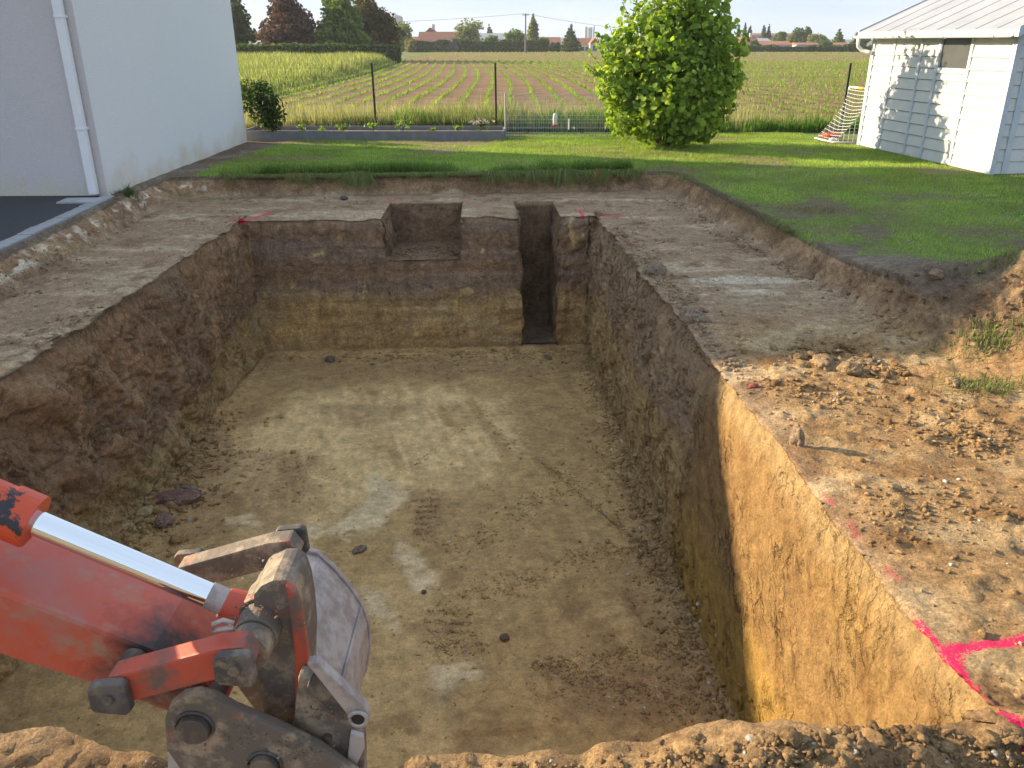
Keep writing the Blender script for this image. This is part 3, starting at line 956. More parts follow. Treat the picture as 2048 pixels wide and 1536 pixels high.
# downpipe standing in front of the front wall
dp = gp(170, 400, 0)
dx_, dy_ = hb(dp[0], dp[1])
dy_ = dx_ * HM - 0.075
m = MB().box((dx_ - 0.055, dy_ - 0.05, 0.03), (dx_ + 0.055, dy_ + 0.05, EH - 0.1))
pipe = m.build('downpipe', M['pvc'], house, 0.012)
for zz in (0.9, 2.3):
    MB().box((dx_ - 0.062, dy_ - 0.057, zz), (dx_ + 0.062, dy_ + 0.08, zz + 0.03)).build('pipe_clip', M['pvc'], pipe, 0.003)
m = MB().tube([(fx_, fy_ - 0.50, EH + 0.02), (0.2, -0.50, EH + 0.02)], 0.07, 10)
m.build('gutter', M['pvc'], house)

# ------------------------------------------------------------------ driveway with paving edge
M['asphalt'] = pmat('asphalt', (0.058, 0.060, 0.066), (0.038, 0.039, 0.043), scale=40, rough=0.9, bump=0.7, bscale=160)
M['concrete'] = pmat('concrete', (0.40, 0.41, 0.41), (0.30, 0.31, 0.31), scale=14, rough=0.9, bump=0.4, bscale=90)
M['block'] = pmat('block', (0.34, 0.345, 0.35), (0.26, 0.265, 0.27), scale=10, rough=0.9, bump=0.4, bscale=80)
V = [(-21, -6, 0.0), (-5.25, -6, 0.0), (-5.28, 5.0, 0.0), (-5.42, 8.45, 0.0), (-5.66, 11.6, 0.0), (-5.74, 11.80, 0.0), (-21, 11.35, 0.0)]
me = bpy.data.meshes.new('driveway')
me.from_pydata(V, [], [(0, 1, 2, 3, 4, 5, 6)])
tag(link('driveway', me, M['asphalt']), kind='structure')
kerb = empty('kerb', (-5.45, 8.0, 0))
tag(kerb, 'row of grey concrete edging blocks between asphalt and earth bank', 'kerb')
blk = MB().box((-0.085, -0.093, -0.16), (0.085, 0.093, 0.018)).mesh('paver', 0.006)
k = 0
yy = 5.0
while yy < 11.62:
    xk = np.interp(yy, [5.0, 8.45, 11.6], [-5.28, -5.42, -5.66])
    o = link('paver', blk, M['block'], kerb)
    o.location = (xk + 5.45 + random.uniform(-.004, .004), yy - 8.0, random.uniform(-.004, .006))
    o.rotation_euler = (random.uniform(-.02, .02), random.uniform(-.02, .02), 0.06 + random.uniform(-.012, .012))
    yy += 0.192
o = MB().box((-0.26, -0.17, -0.05), (0.26, 0.17, 0.022)).build('paving_slab', M['concrete'], None, 0.006)
sp = gp(170, 401, 0)
o.location = (sp[0] - 0.02, sp[1] - 0.06, 0.0)
o.rotation_euler = (0, 0, 0.08)
tag(o, 'flat concrete slab under the foot of the white downpipe', 'slab')

# ------------------------------------------------------------------ wider ground
def sheet(name, quads, mat, kind='structure'):
    v, f = [], []
    for q in quads:
        f.append(tuple(range(len(v), len(v) + len(q))))
        v += q
    me = bpy.data.meshes.new(name)
    me.from_pydata(v, [], f)
    o = link(name, me, mat)
    return tag(o, kind=kind)

def field_mat():
    """tilled earth that greens with the crop further out"""
    m, nt, b = new_mat('field')
    t = N(nt, 'ShaderNodeTexCoord')
    n = noise_node(nt, 0.9, 8, 0.7)
    r = N(nt, 'ShaderNodeValToRGB')
    r.color_ramp.elements[0].position = 0.34
    r.color_ramp.elements[0].color = (.185, .125, .070, 1)
    r.color_ramp.elements[1].position = 0.66
    r.color_ramp.elements[1].color = (.310, .215, .125, 1)
    nt.links.new(n.outputs['Fac'], r.inputs['Fac'])
    nt.links.new(r.outputs['Color'], b.inputs['Base Color'])
    b.inputs['Roughness'].default_value = 0.95
    b.inputs['Specular IOR Level'].default_value = 0.1
    n2 = noise_node(nt, 7.0, 6, 0.7)
    bp = N(nt, 'ShaderNodeBump', Strength=1.0, Distance=0.15)
    nt.links.new(n2.outputs['Fac'], bp.inputs['Height'])
    nt.links.new(bp.outputs['Normal'], b.inputs['Normal'])
    return m
M['field'] = field_mat()
M['turf_far'] = pmat('turf_far', (0.135, 0.165, 0.045), (0.10, 0.12, 0.035), scale=0.5, rough=0.95)
M['turf'] = pmat('turf', (0.085, 0.130, 0.032), (0.13, 0.12, 0.055), scale=2.2, rough=0.95, bump=0.6, bscale=40, lo=0.4, hi=0.6)
M['earth'] = pmat('earth', (0.33, 0.24, 0.14), (0.22, 0.15, 0.09), scale=3, rough=0.95, bump=0.8, bscale=30)

# ground sheet out to the horizon with an opening for the plot
B0, B1 = -21.0, 16.0
FY = 20.4
sheet('ground', [[(-1300, -1300, -0.06), (1300, -1300, -0.06), (1300, -6, -0.06), (-1300, -6, -0.06)],
                 [(-1300, -6, -0.06), (B0, -6, -0.06), (B0, FY, -0.06), (-1300, FY, -0.06)],
                 [(B1, -6, -0.06), (1300, -6, -0.06), (1300, FY, -0.06), (B1, FY, -0.06)],
                 [(-1300, FY, -0.06), (1300, FY, -0.06), (1300, 1300, -0.06), (-1300, 1300, -0.06)]], M['turf_far'])
sheet('ground_near', [[(-5.6, -6, BZ), (B1, -6, BZ), (B1, 0.42, BZ), (-5.6, 0.42, BZ)]], M['earth'])
def grid_sheet(name, x0, x1, y0, y1, step, zf, mat):
    a, b = np.meshgrid(np.linspace(x0, x1, int((x1 - x0) / step) + 2), np.linspace(y0, y1, int((y1 - y0) / step) + 2))
    p = np.stack([a, b, zf(a, b)], -1)
    h, w = a.shape
    i = np.arange(h * w).reshape(h, w)
    q = np.stack([i[:-1, :-1], i[:-1, 1:], i[1:, 1:], i[1:, :-1]], -1).reshape(-1, 4)
    return tag(link(name, np_mesh(name, p.reshape(-1, 3), q), mat, None, True), kind='structure')
zl = lambda a, b: -0.006 + 0.012 * fbm(np.stack([a, b, 0 * a], -1), 2.2, 3, 41)
gl = grid_sheet('lawn', -6.6, B1, 14.55, FY + 0.3, 0.10, zl, M['soil'])
vv = np.empty(len(gl.data.vertices) * 3, np.float32); gl.data.vertices.foreach_get('co', vv); vv = vv.reshape(-1, 3)
m_l, m_b = lawn_mask(vv[:, 0], vv[:, 1])
nl = fbm(vv, 3.0, 4, 340)
cl_ = mixv(mixv(C(.195, .262, .068), C(.235, .228, .098), sst(nl, -.1, .4)), C(.23, .17, .105), sst(m_b, .18, .45) * 0.8)
cl_ = mixv(mixv(C(.25, .185, .125), C(.17, .12, .08), sst(nl, -.2, .3)), cl_, sst(m_l, 0, .4))
at_ = gl.data.color_attributes.new('Col', 'FLOAT_COLOR', 'POINT')
at_.data.foreach_set('color', np.concatenate([cl_, np.ones((len(cl_), 1))], 1).astype(np.float32).ravel())
grid_sheet('lawn', 6.18, B1, 0.4, 14.58, 0.2, zl, M['turf'])

ROWDIR = -0.05
def row_x(x0, y):
    """crop rows run away from the plot with the wavering line of the drill"""
    return x0 + ROWDIR * y + 1.3 * np.sin((y - 20) / 26.0) * sst(y, 25, 70) * (1 - 0.6 * sst(y, 90, 140)) - 0.25 * np.sin(y / 9.0) * sst(y, 24, 40)
fe0 = -7.9                                    # field edge on the left, along the meadow
ring = np.linspace(FY + 0.6, 205, 60)
left = [(row_x(fe0, np.array([q]))[0], q, -0.03) for q in ring]
right = [(140 + 0.1 * q, q, -0.03) for q in ring]
v, f = [], []
for a, b in zip(left, right):
    v += [a, b]
for i in range(len(ring) - 1):
    f.append((2 * i, 2 * i + 1, 2 * i + 3, 2 * i + 2))
me = bpy.data.meshes.new('field')
me.from_pydata(v, [], f)
tag(link('field', me, M['field']), kind='structure')

# ------------------------------------------------------------------ blades
def blades(n, xy, h, w, colr, lean=0.5, seg=1, zf=None, heads=None):
    """grass blades as thin triangles (seg 1) or bent two-piece blades (seg 2)"""
    x, y = xy
    z = np.zeros(n) if zf is None else zf
    a = rng.uniform(0, 2 * math.pi, n)
    d = rng.uniform(0, 2 * math.pi, n)
    le = rng.uniform(0.1, 1.0, n) * lean * h
    base = np.stack([x, y, z], -1)
    side = np.stack([np.cos(a), np.sin(a), 0 * a], -1) * (w * 0.5)[:, None]
    tipo = np.stack([np.cos(d) * le, np.sin(d) * le, h * np.sqrt(np.clip(1 - (le / h) ** 2 * 0.6, 0.15, 1))], -1)
    if seg == 1:
        V_ = np.stack([base - side, base + side, base + tipo], 1).reshape(-1, 3)
        F_ = np.arange(3 * n).reshape(n, 3)
        return V_, F_, np.repeat(colr, 3, 0)
    midp = tipo * np.array([0.32, 0.32, 0.62])
    V_ = np.stack([base - side, base + side, base + midp + side * 0.8, base + midp - side * 0.8, base + tipo, base + midp + side * 0.8], 1).reshape(-1, 3)
    b0 = (np.arange(n) * 6)[:, None]
    F_ = np.concatenate([b0 + [0, 1, 2], b0 + [0, 2, 3], b0 + [3, 5, 4]], 0)
    return V_, F_, np.repeat(colr, 6, 0)

def mixcol(n, *cols, jit=0.25):
    c = np.array(cols, np.float32)
    k = rng.integers(0, len(c), n)
    t = rng.uniform(0, 1, n)[:, None]
    k2 = rng.integers(0, len(c), n)
    return np.clip((c[k] * t + c[k2] * (1 - t)) * rng.uniform(1 - jit, 1 + jit, n)[:, None], 0.004, 0.9)

def join(parts):
    V_, F_, C_ = [], [], []
    o = 0
    for v_, f_, c_ in parts:
        V_.append(v_); F_.append(f_ + o); C_.append(c_)
        o += len(v_)
    return np.concatenate(V_), np.concatenate(F_), np.concatenate(C_)

# mown lawn
n = 460000
x = rng.uniform(-5.6, 10.5, n)
y = 6.3 + (20.5 - 6.3) * rng.uniform(0, 1, n) ** 0.9
lmk, br = lawn_mask(x, y)
edge_d = y - (13.42 + 0.08 * (x + 5.5))
inview = (np.abs(x) < 0.66 * (y + 1.0) + 0.5)
inshed = (x > 7.3 - 0.13 * (y - 17.5)) & (y > 13.6)
keep = (lmk > 0.05 + rng.uniform(0, 0.5, n)) & (br < 0.12 + rng.uniform(0, 0.42, n)) & inview & ~inshed & ~((y > 18.9) & (x < -0.25))
x, y = x[keep], y[keep]
br = br[keep]
n = len(x)
hh = rng.uniform(0.018, 0.048, n) * (1 + 0.5 * fbm(np.stack([x, y, 0 * x], -1), 1.4, 3, 400))
ed = edge_d[keep]
cc = mixcol(n, (.255, .400, .066), (.335, .465, .090), (.190, .320, .054), (.400, .430, .135))
tone = fbm(np.stack([x, y, 0 * x], -1), (1.1, 1.6, 1), 4, 405)
cc = np.clip(cc * (1 + 0.36 * tone)[:, None], .01, .6)
tall_ = (rng.uniform(0, 1, n) < 0.05) | (fbm(np.stack([x, y, 0 * x], -1), 3.5, 3, 407) > 0.42)
hh = np.where(tall_, hh * 1.9, hh)
dry = sst(br, -0.05, 0.2) * rng.uniform(0, 1, n)
cc = mixv(cc, np.array([.20, .165, .075]), dry * 0.7)
zz = -0.004 + 0.012 * fbm(np.stack([x, y, 0 * x], -1), 2.2, 3, 41)
G = blades(n, (x, y), hh, np.full(n, 0.009), cc, 0.8, 1, zz)
me = np_mesh('lawn_grass', *G)
tag(link('lawn_grass', me, M['grass']), 'short mown green grass covering the lawn', 'grass', kind='stuff')

# longer uncut grass hanging over the far cut edge
n = 30000
x = rng.uniform(-4.75, 2.0, n)
y = 13.44 + 0.08 * (x + 5.5) + np.abs(rng.normal(0, 0.22, n)) - 0.02
cl = fbm(np.stack([x, y * 0.5, 0 * x], -1), 1.6, 4, 420)
keep = cl > rng.uniform(-0.35, 0.45, n)
x, y, cl = x[keep], y[keep], cl[keep]
n = len(x)
hh = rng.uniform(0.06, 0.17, n) * (1 + 0.9 * np.clip(cl, -.3, 1))
cc = mixcol(n, (.115, .220, .038), (.160, .275, .050), (.080, .160, .030), (.250, .285, .085))
G1 = blades(n, (x, y), hh, np.full(n, 0.010), cc, 0.9, 2, np.zeros(n))
k = 7500                                        # blades bent down over the face
x = rng.uniform(-4.6, 2.2, k)
y = 13.42 + 0.08 * (x + 5.5) + rng.uniform(-0.01, 0.06, k)
cl = fbm(np.stack([x, 0 * x, 0 * x], -1), 1.9, 3, 424)
cl2 = fbm(np.stack([x, 0 * x, 0 * x], -1), 6.0, 3, 425)
L = rng.uniform(0.01, 0.26, k) ** 1.35 * np.clip(0.30 + 2.0 * cl + 2.2 * cl2, 0.03, 2.3)
base = np.stack([x, y, rng.uniform(-0.02, 0.02, k)], -1)
sid = np.stack([np.full(k, 0.006), rng.uniform(-.003, .003, k), 0 * x], -1)
sw = rng.normal(0, 0.8, k)
m1 = base + np.stack([sw * L * 0.4, -0.07 - L * 0.12, 0.03 + L * 0.15], -1)
t1 = base + np.stack([sw * L, -0.10 - L * 0.18, -L], -1)
V_ = np.stack([base - sid, base + sid, m1 + sid, m1 - sid, t1, m1 + sid], 1).reshape(-1, 3)
b0 = (np.arange(k) * 6)[:, None]
F_ = np.concatenate([b0 + [0, 1, 2], b0 + [0, 2, 3], b0 + [3, 5, 4]], 0)
cc = mixcol(k, (.130, .215, .042), (.190, .265, .060), (.290, .250, .130))
pink = (fbm(np.stack([x, 0 * x, 0 * x], -1), 4.5, 2, 431) > 0.38) & (rng.uniform(0, 1, k) < 0.07)
cc[pink] = np.array([.62, .05, .09])
k = 700                                         # dry turf fringe over the right-hand step
y = rng.uniform(9.4, 13.9, k)
cl = fbm(np.stack([0 * y, y, 0 * y], -1), 1.7, 3, 427)
x = 2.67 + (14.06 - y) * 0.10 + 0.09 + rng.uniform(-.03, .10, k)
L = rng.uniform(0.02, 0.13, k) * np.clip(0.4 + 1.8 * cl, 0.1, 1.6)
base = np.stack([x, y, rng.uniform(-0.02, 0.015, k)], -1)
sid = np.stack([rng.uniform(-.002, .002, k), np.full(k, 0.006), 0 * x], -1)
sw = rng.normal(0, .6, k)
m1 = base + np.stack([-0.04 - L * .3, sw * L * .4, 0.02 + L * .2], -1)
t1 = base + np.stack([-0.07 - L * .5, sw * L, -L * .8], -1)
V2 = np.stack([base - sid, base + sid, m1 + sid, m1 - sid, t1, m1 + sid], 1).reshape(-1, 3)
b0 = (np.arange(k) * 6)[:, None]
F2 = np.concatenate([b0 + [0, 1, 2], b0 + [0, 2, 3], b0 + [3, 5, 4]], 0)
c2_ = mixcol(k, (.150, .210, .055), (.300, .240, .140), (.230, .175, .105), (.260, .210, .120))
G = join([G1, (V_, F_, np.repeat(cc, 6, 0)), (V2, F2, np.repeat(c2_, 6, 0))])
tag(link('edge_grass', np_mesh('edge_grass', *G), M['grass']), 'long uncut grass hanging over the far cut edge of the lawn', 'grass', kind='stuff')

# tall wild grass between the plot and the field
def tall(n, x, y, h, w, cols, lean=0.45, head=0.0):
    c_ = mixcol(n, *cols)
    parts = [blades(n, (x, y), h, np.full(n, w), c_, lean, 2, np.full(n, -0.03))]
    return parts
parts = []
n = 36000
x = rng.uniform(-8.5, 3.2, n)
y = 20.5 + 4.4 * rng.uniform(0, 1, n) ** 1.5
cl = fbm(np.stack([x, y, 0 * x], -1), 0.7, 3, 440)
hh = rng.uniform(0.12, 0.55, n) * (1 + 0.9 * cl) * np.clip(1.15 - (y - 20.5) / 5.0, .3, 1)
dry = sst(x + 2.5 * cl, -1.0, -4.0)
c1 = mixcol(n, (.120, .190, .040), (.070, .125, .028), (.190, .220, .070))
c2 = mixcol(n, (.40, .36, .20), (.28, .27, .12), (.19, .22, .075), (.46, .42, .27))
hi_ = rng.uniform(0, 1, n) < (0.35 + 0.5 * dry)
cc = np.where(hi_[:, None], c2, c1)
parts.append(blades(n, (x, y), hh, np.full(n, 0.016), cc, 0.5, 2, np.full(n, -0.03)))
n = 15000                                       # fresh green strip, denser, lower, along the fence
x = rng.uniform(-3.8, 8.6, n)
y = rng.uniform(20.6, 21.6, n)
cl = fbm(np.stack([x, y, 0 * x], -1), 0.9, 3, 446)
hh = rng.uniform(0.10, 0.46, n) * (1 + 1.1 * cl)
cc = mixcol(n, (.095, .195, .024), (.150, .260, .036), (.055, .120, .018))
parts.append(blades(n, (x, y), hh, np.full(n, 0.020), cc, 0.45, 2, np.full(n, -0.03)))
n = 6500                                       # pale seed stalks
x = rng.uniform(-8.5, 6.5, n)
y = rng.uniform(20.8, 24.6, n)
hh = rng.uniform(0.35, 0.72, n)
parts.append(blades(n, (x, y), hh, np.full(n, 0.011), mixcol(n, (.42, .38, .24), (.33, .30, .17), (.28, .29, .15)), 0.35, 2, np.full(n, -0.03)))
n = 9000                                       # sparse weeds on the field margin
x = rng.uniform(-9.5, 10, n)
y = 23.5 + rng.exponential(1.6, n)
hh = rng.uniform(0.06, 0.22, n)
parts.append(blades(n, (x, y), hh, np.full(n, 0.022), mixcol(n, (.20, .24, .07), (.34, .30, .16), (.12, .18, .04)), 0.7, 1, np.full(n, -0.03)))
# blades(seg1) has 3-vertex rows; all are triangles so they join
tag(link('tall_grass', np_mesh('tall_grass', *join(parts)), M['grass']), 'tall wild grass strip behind the fence along the field edge', 'grass', kind='stuff')

# meadow left of the field
n = 60000
yy = 21 + (100 - 21) * rng.uniform(0, 1, n) ** 0.75
xr = row_x(fe0 - 0.3, yy)
x = xr - rng.uniform(0, 1, n) ** 1.3 * (0.42 * yy - 4) * 1.15
cl = fbm(np.stack([x, yy, 0 * x], -1), 0.25, 3, 450)
hh = (0.55 + 0.35 * rng.uniform(0, 1, n)) * (1 + 0.4 * cl) * (1 + 0.45 * sst(yy, 45, 85)) * np.clip((xr - x) / 1.5, 0.25, 1)
ww = 0.012 + yy * 0.0009
pale = rng.uniform(0, 1, n) < 0.25 + 0.25 * sst(cl, 0, .4)
cc = np.where(pale[:, None], mixcol(n, (.46, .43, .22), (.34, .35, .14)), mixcol(n, (.190, .250, .060), (.130, .190, .045), (.260, .290, .090)))
G = blades(n, (x, yy), hh, ww, cc, 0.4, 2, np.full(n, -0.05))
tag(link('meadow_grass', np_mesh('meadow_grass', *G), M['grass']), 'pale tall meadow grass left of the ploughed field', 'grass', kind='stuff')

# young crop in rows
PX, PY = [], []
y_near = np.arange(24.6, 110, 0.17)
y_far = np.arange(110, 203, 0.55)
for k in range(-1, 150):
    x0 = fe0 + 0.35 + 0.90 * k
    for ya in (y_near, y_far):
        xa = row_x(x0, ya)
        ok = (np.abs(xa) < 0.66 * ya + 2) & (rng.uniform(0, 1, len(ya)) < 0.93)
        PX.append(xa[ok] + rng.normal(0, 0.035, ok.sum()))
        PY.append(ya[ok] + rng.normal(0, 0.04, ok.sum()))
PX, PY = np.concatenate(PX), np.concatenate(PY)
keep = rng.uniform(0, 1, len(PX)) < np.clip(1.2 - PY / 130, 0.3, 1)
PX, PY = PX[keep], PY[keep]
parts = []
for k in range(3):
    n = len(PX)
    big = 1 + PY / 260
    hh = rng.uniform(0.07, 0.19, n) * big
    parts.append(blades(n, (PX, PY), hh, 0.048 * big, mixcol(n, (.225, .340, .045), (.300, .410, .065), (.160, .260, .038)), 0.95, 1, np.full(n, -0.03)))
tag(link('crop_seedlings', np_mesh('crop_seedlings', *join(parts)), M['grass']), 'rows of young green crop seedlings across the brown field', 'crop', kind='stuff')
# ------------------------------------------------------------------ foliage
def cards(C_, nrm, size, colr, fold=0.25, aspect=0.75):
    """leaf faces: folded pairs of quads round centres C_, facing nrm"""
    n = len(C_)
    nrm = nrm / np.maximum(np.linalg.norm(nrm, axis=1, keepdims=True), 1e-6)
    t = rng.normal(size=(n, 3))
    a = np.cross(nrm, t)
    a /= np.maximum(np.linalg.norm(a, axis=1, keepdims=True), 1e-6)
    b = np.cross(nrm, a)
    s_ = size[:, None]
    base, tip = C_ - a * s_ * 0.5, C_ + a * s_ * 0.5
    up_ = nrm * s_ * fold * 0.5
    l1, l2 = C_ - a * s_ * 0.28 + b * s_ * aspect * 0.46 + up_, C_ + a * s_ * 0.18 + b * s_ * aspect * 0.42 + up_
    r1, r2 = C_ - a * s_ * 0.28 - b * s_ * aspect * 0.46 + up_, C_ + a * s_ * 0.18 - b * s_ * aspect * 0.42 + up_
    V_ = np.stack([base, l1, l2, tip, r2, r1], 1).reshape(-1, 3)
    k = (np.arange(n) * 6)[:, None]
    F_ = np.concatenate([k + [0, 1, 2, 3], k + [0, 3, 4, 5]], 0)
    return V_, F_, np.repeat(colr, 6, 0)

def crown_points(lobes, n, shell=0.45, drop=0.0):
    """points through the volume of several ellipsoid lobes (cx,cy,cz,rx,ry,rz), denser outside, with gaps"""
    L_ = np.array(lobes, float)
    vol = L_[:, 3] * L_[:, 4] * L_[:, 5]
    k = rng.choice(len(L_), n, p=vol / vol.sum())
    d = rng.normal(size=(n, 3))
    d /= np.linalg.norm(d, axis=1, keepdims=True)
    r = rng.uniform(0, 1, n) ** shell
    p = L_[k, :3] + d * L_[k, 3:6] * r[:, None]
    lump = fbm(p * (1.0 / L_[k, 3:6].mean(1))[:, None], 2.2, 3, 501)
    p += d * (lump * 0.34)[:, None] * L_[k, 3:6]
    return p, d, lump, r

def tree(name, label, cx, cy, z0, lobes, n, size, cols, group=None, cat='tree', trunk=None, tilt=0.6, gap=-0.12):
    t = empty(name, (cx, cy, z0))
    tag(t, label, cat, group)
    p, d, lump, r = crown_points(lobes, n)
    keep = (lump > gap) | (rng.uniform(0, 1, n) < 0.35)
    p, d, lump = p[keep], d[keep], lump[keep]
    n = len(p)
    nr = d * 0.6 + rng.normal(size=(n, 3)) * tilt + np.array([0, 0, 0.35])
    c_ = mixcol(n, *cols, jit=0.3)
    G_ = cards(p, nr, size * rng.uniform(0.6, 1.3, n), c_)
    link('crown', np_mesh('crown', *G_), M['far_leaf'], t)
    if trunk:
        h, rr = trunk
        top = max(l[2] for l in lobes)
        m_ = MB().tube([(0, 0, -0.2), (0.03 * h, 0, h * 0.5), (0, 0.02 * h, h), (0.02 * h, 0, max(top, h))], rr, 7, True, rr * 0.35)
        for l in lobes[1:4]:
            m_.tube([(0, 0, h * 0.75), (l[0] * 0.5, l[1] * 0.5, h * 0.5 + l[2] * 0.5), (l[0] * 0.9, l[1] * 0.9, l[2])], rr * 0.5, 5, True, rr * 0.15)
        m_.build('trunk', M['bark'], t)
    return t

def at(px, Y_):
    """plan position of a thing that shows at picture column px and stands at distance Y_"""
    return yp(px, 88, Y_)[0]
def hz(py, Y_):
    return yp(1024, py, Y_)[2]
def pxw(w, Y_):
    return w * Y_ * 1.083 * _c / FPX

GREEN = ((.120, .185, .045), (.085, .140, .035), (.175, .235, .065))
DARKG = ((.065, .105, .036), (.085, .130, .045), (.048, .080, .030))
PALEG = ((.190, .225, .095), (.150, .185, .070), (.240, .260, .125))
PURP = ((.100, .052, .054), (.140, .078, .070), (.066, .040, .042))
BRONZE = ((.110, .098, .050), (.145, .118, .064), (.080, .076, .040))

def round_lobes(w, h, z0, k, seed):
    r_ = random.Random(seed)
    L_ = [(0, 0, z0 + h * 0.5, w * 0.36, w * 0.36, h * 0.46)]
    L_.append((0, 0, z0 + h * 0.16, w * 0.34, w * 0.34, h * 0.2))
    for i in range(k):
        a = 2 * math.pi * i / k + r_.uniform(-.3, .3)
        zz_ = z0 + h * r_.uniform(0.25, 0.82)
        q = w * r_.uniform(0.18, 0.36)
        L_.append((math.cos(a) * q, math.sin(a) * q, zz_, w * r_.uniform(.18, .28), w * r_.uniform(.18, .28), h * r_.uniform(.15, .26)))
    return L_
def far_tree(name, label, px, hw, ytop, Y_, cols, kind='round', n=2200, size=None, group='trees by the village', zb=0.0):
    x_ = at(px, Y_)
    w = 2 * pxw(hw, Y_)
    top = hz(ytop, Y_)
    h = top - zb
    size = size or pxw(4.2, Y_)
    if kind == 'round':
        lobes = round_lobes(w, h * 0.97, h * 0.03, 10, int(px))
    elif kind == 'broad':
        r_ = random.Random(int(px))
        lobes = []
        for i, s_ in enumerate((.95, 1.0, .98, .88, .72, .52, .30)):
            for j in range(4):
                a = j * 1.57 + r_.uniform(-.6, .6)
                q = w * .30 * s_ * r_.uniform(.5, 1.1)
                lobes.append((math.cos(a) * q, math.sin(a) * q, h * (0.06 + 0.135 * i) + h * r_.uniform(-.04, .04), w * .26 * s_ * r_.uniform(.7, 1.2), w * .26 * s_, h * .09 * r_.uniform(.8, 1.4)))
    elif kind == 'poplar':
        lobes = [(0, 0, h * (0.12 + 0.11 * i), w * 0.5 * s_, w * 0.5 * s_, h * 0.12) for i, s_ in enumerate((0.7, .9, 1, 1, .9, .75, .5, .28))]
    else:
        lobes = [(0, 0, h * (0.08 + 0.115 * i), w * 0.5 * s_, w * 0.5 * s_, h * 0.075) for i, s_ in enumerate((1.0, .92, .80, .66, .52, .38, .24, .11))]
    return tree(name, label, x_, Y_, zb, lobes, n, size, cols, group, 'tree', (h * 0.3, max(w * 0.03, 0.08)))

# garden trees behind the clipped hedge on the left
far_tree('leafy_tree', 'dark green tree half hidden by the white house wall', 478, 42, -22, 104, DARKG, 'broad', n=9000, size=0.42, group='garden trees behind the clipped hedge')
far_tree('leafy_tree', 'dark purple leaved tree behind the clipped hedge', 576, 70, -26, 100, PURP, 'broad', n=13000, size=0.40, group='garden trees behind the clipped hedge')
far_tree('leafy_tree', 'bright green tree between the purple and the bronze tree', 680, 56, -45, 100, GREEN, 'broad', n=12000, size=0.42, group='garden trees behind the clipped hedge')
far_tree('leafy_tree', 'tall dark bronze green tree at the end of the clipped hedge', 738, 56, -30, 106, BRONZE, 'broad', n=12000, size=0.42, group='garden trees behind the clipped hedge')

def hedge(name, label, pts, width, h, cols, dens, size, cat='hedge', group=None, wob=0.06):
    t = empty(name, (pts[0][0], pts[0][1], 0))
    tag(t, label, cat, group)
    P_, D_, Cc = [], [], []
    for (x0, y0), (x1, y1) in zip(pts[:-1], pts[1:]):
        Ln = math.hypot(x1 - x0, y1 - y0)
        n = int(Ln * dens)
        s_ = rng.uniform(0, 1, n)
        a = np.array([(x1 - x0) / Ln, (y1 - y0) / Ln, 0])
        b = np.array([-a[1], a[0], 0])
        face = rng.integers(0, 3, n)
        q = rng.uniform(0, 1, n)
        lat = np.where(face == 0, -width / 2, np.where(face == 1, width / 2, (q - .5) * width))
        hh_ = h * (1 + wob * fbm(np.stack([s_ * Ln, 0 * s_, 0 * s_], -1), 0.4, 3, 520))
        zz_ = np.where(face == 2, hh_, q * hh_)
        nm_ = np.where((face == 2)[:, None], np.array([0, 0, 1.0]), np.where((face == 0)[:, None], -b, b))
        p = np.array([x0, y0, 0]) + a * (s_ * Ln)[:, None] + b * lat[:, None]
        p[:, 2] = zz_
        p += rng.normal(0, 0.05, p.shape)
        P_.append(p - np.array([pts[0][0], pts[0][1], 0])); D_.append(nm_); Cc.append(mixcol(n, *cols))
    p, d, c_ = np.concatenate(P_), np.concatenate(D_), np.concatenate(Cc)
    G_ = cards(p, d + rng.normal(0, .35, d.shape), size * rng.uniform(.6, 1.3, len(p)), c_)
    link('foliage', np_mesh('foliage', *G_), M['far_leaf'], t)
    m_ = MB()
    for (x0, y0), (x1, y1) in zip(pts[:-1], pts[1:]):
        Ln = math.hypot(x1 - x0, y1 - y0)
        bx, by = -(y1 - y0) / Ln * width * .42, (x1 - x0) / Ln * width * .42
        X0, Y0 = pts[0]
        q = [(x0 - bx - X0, y0 - by - Y0, -.1), (x1 - bx - X0, y1 - by - Y0, -.1), (x1 + bx - X0, y1 + by - Y0, -.1), (x0 + bx - X0, y0 + by - Y0, -.1)]
        m_.hexa(q + [(a, b, h * 0.93) for a, b, _ in q])
    m_.build('branches', M['hedge_core'], t)
    return t
M['hedge_core'] = pmat('hedge_core', (.03, .045, .015), scale=6, rough=1.0)
hedge('clipped_hedge', 'long clipped dark green hedge behind the meadow', [(at(430, 92), 92), (at(800, 96), 96)], 1.6, 1.8, DARKG + ((.10, .15, .05), (.12, .17, .055)), 95, 0.30, wob=0.12)
hedge('field_hedge', 'uneven hedge along the far field edge below the red roof', [(at(822, 206), 206), (at(1095, 208), 208)], 2.0, 2.35, DARKG + ((.065, .085, .035),), 90, 0.5, wob=0.3)
hedge('low_hedge', 'low hedge along the far field edge by the right village', [(at(1445, 212), 212), (at(1760, 214), 214)], 2.5, 1.2, DARKG + ((.07, .10, .035),), 55, 0.5, wob=0.6)

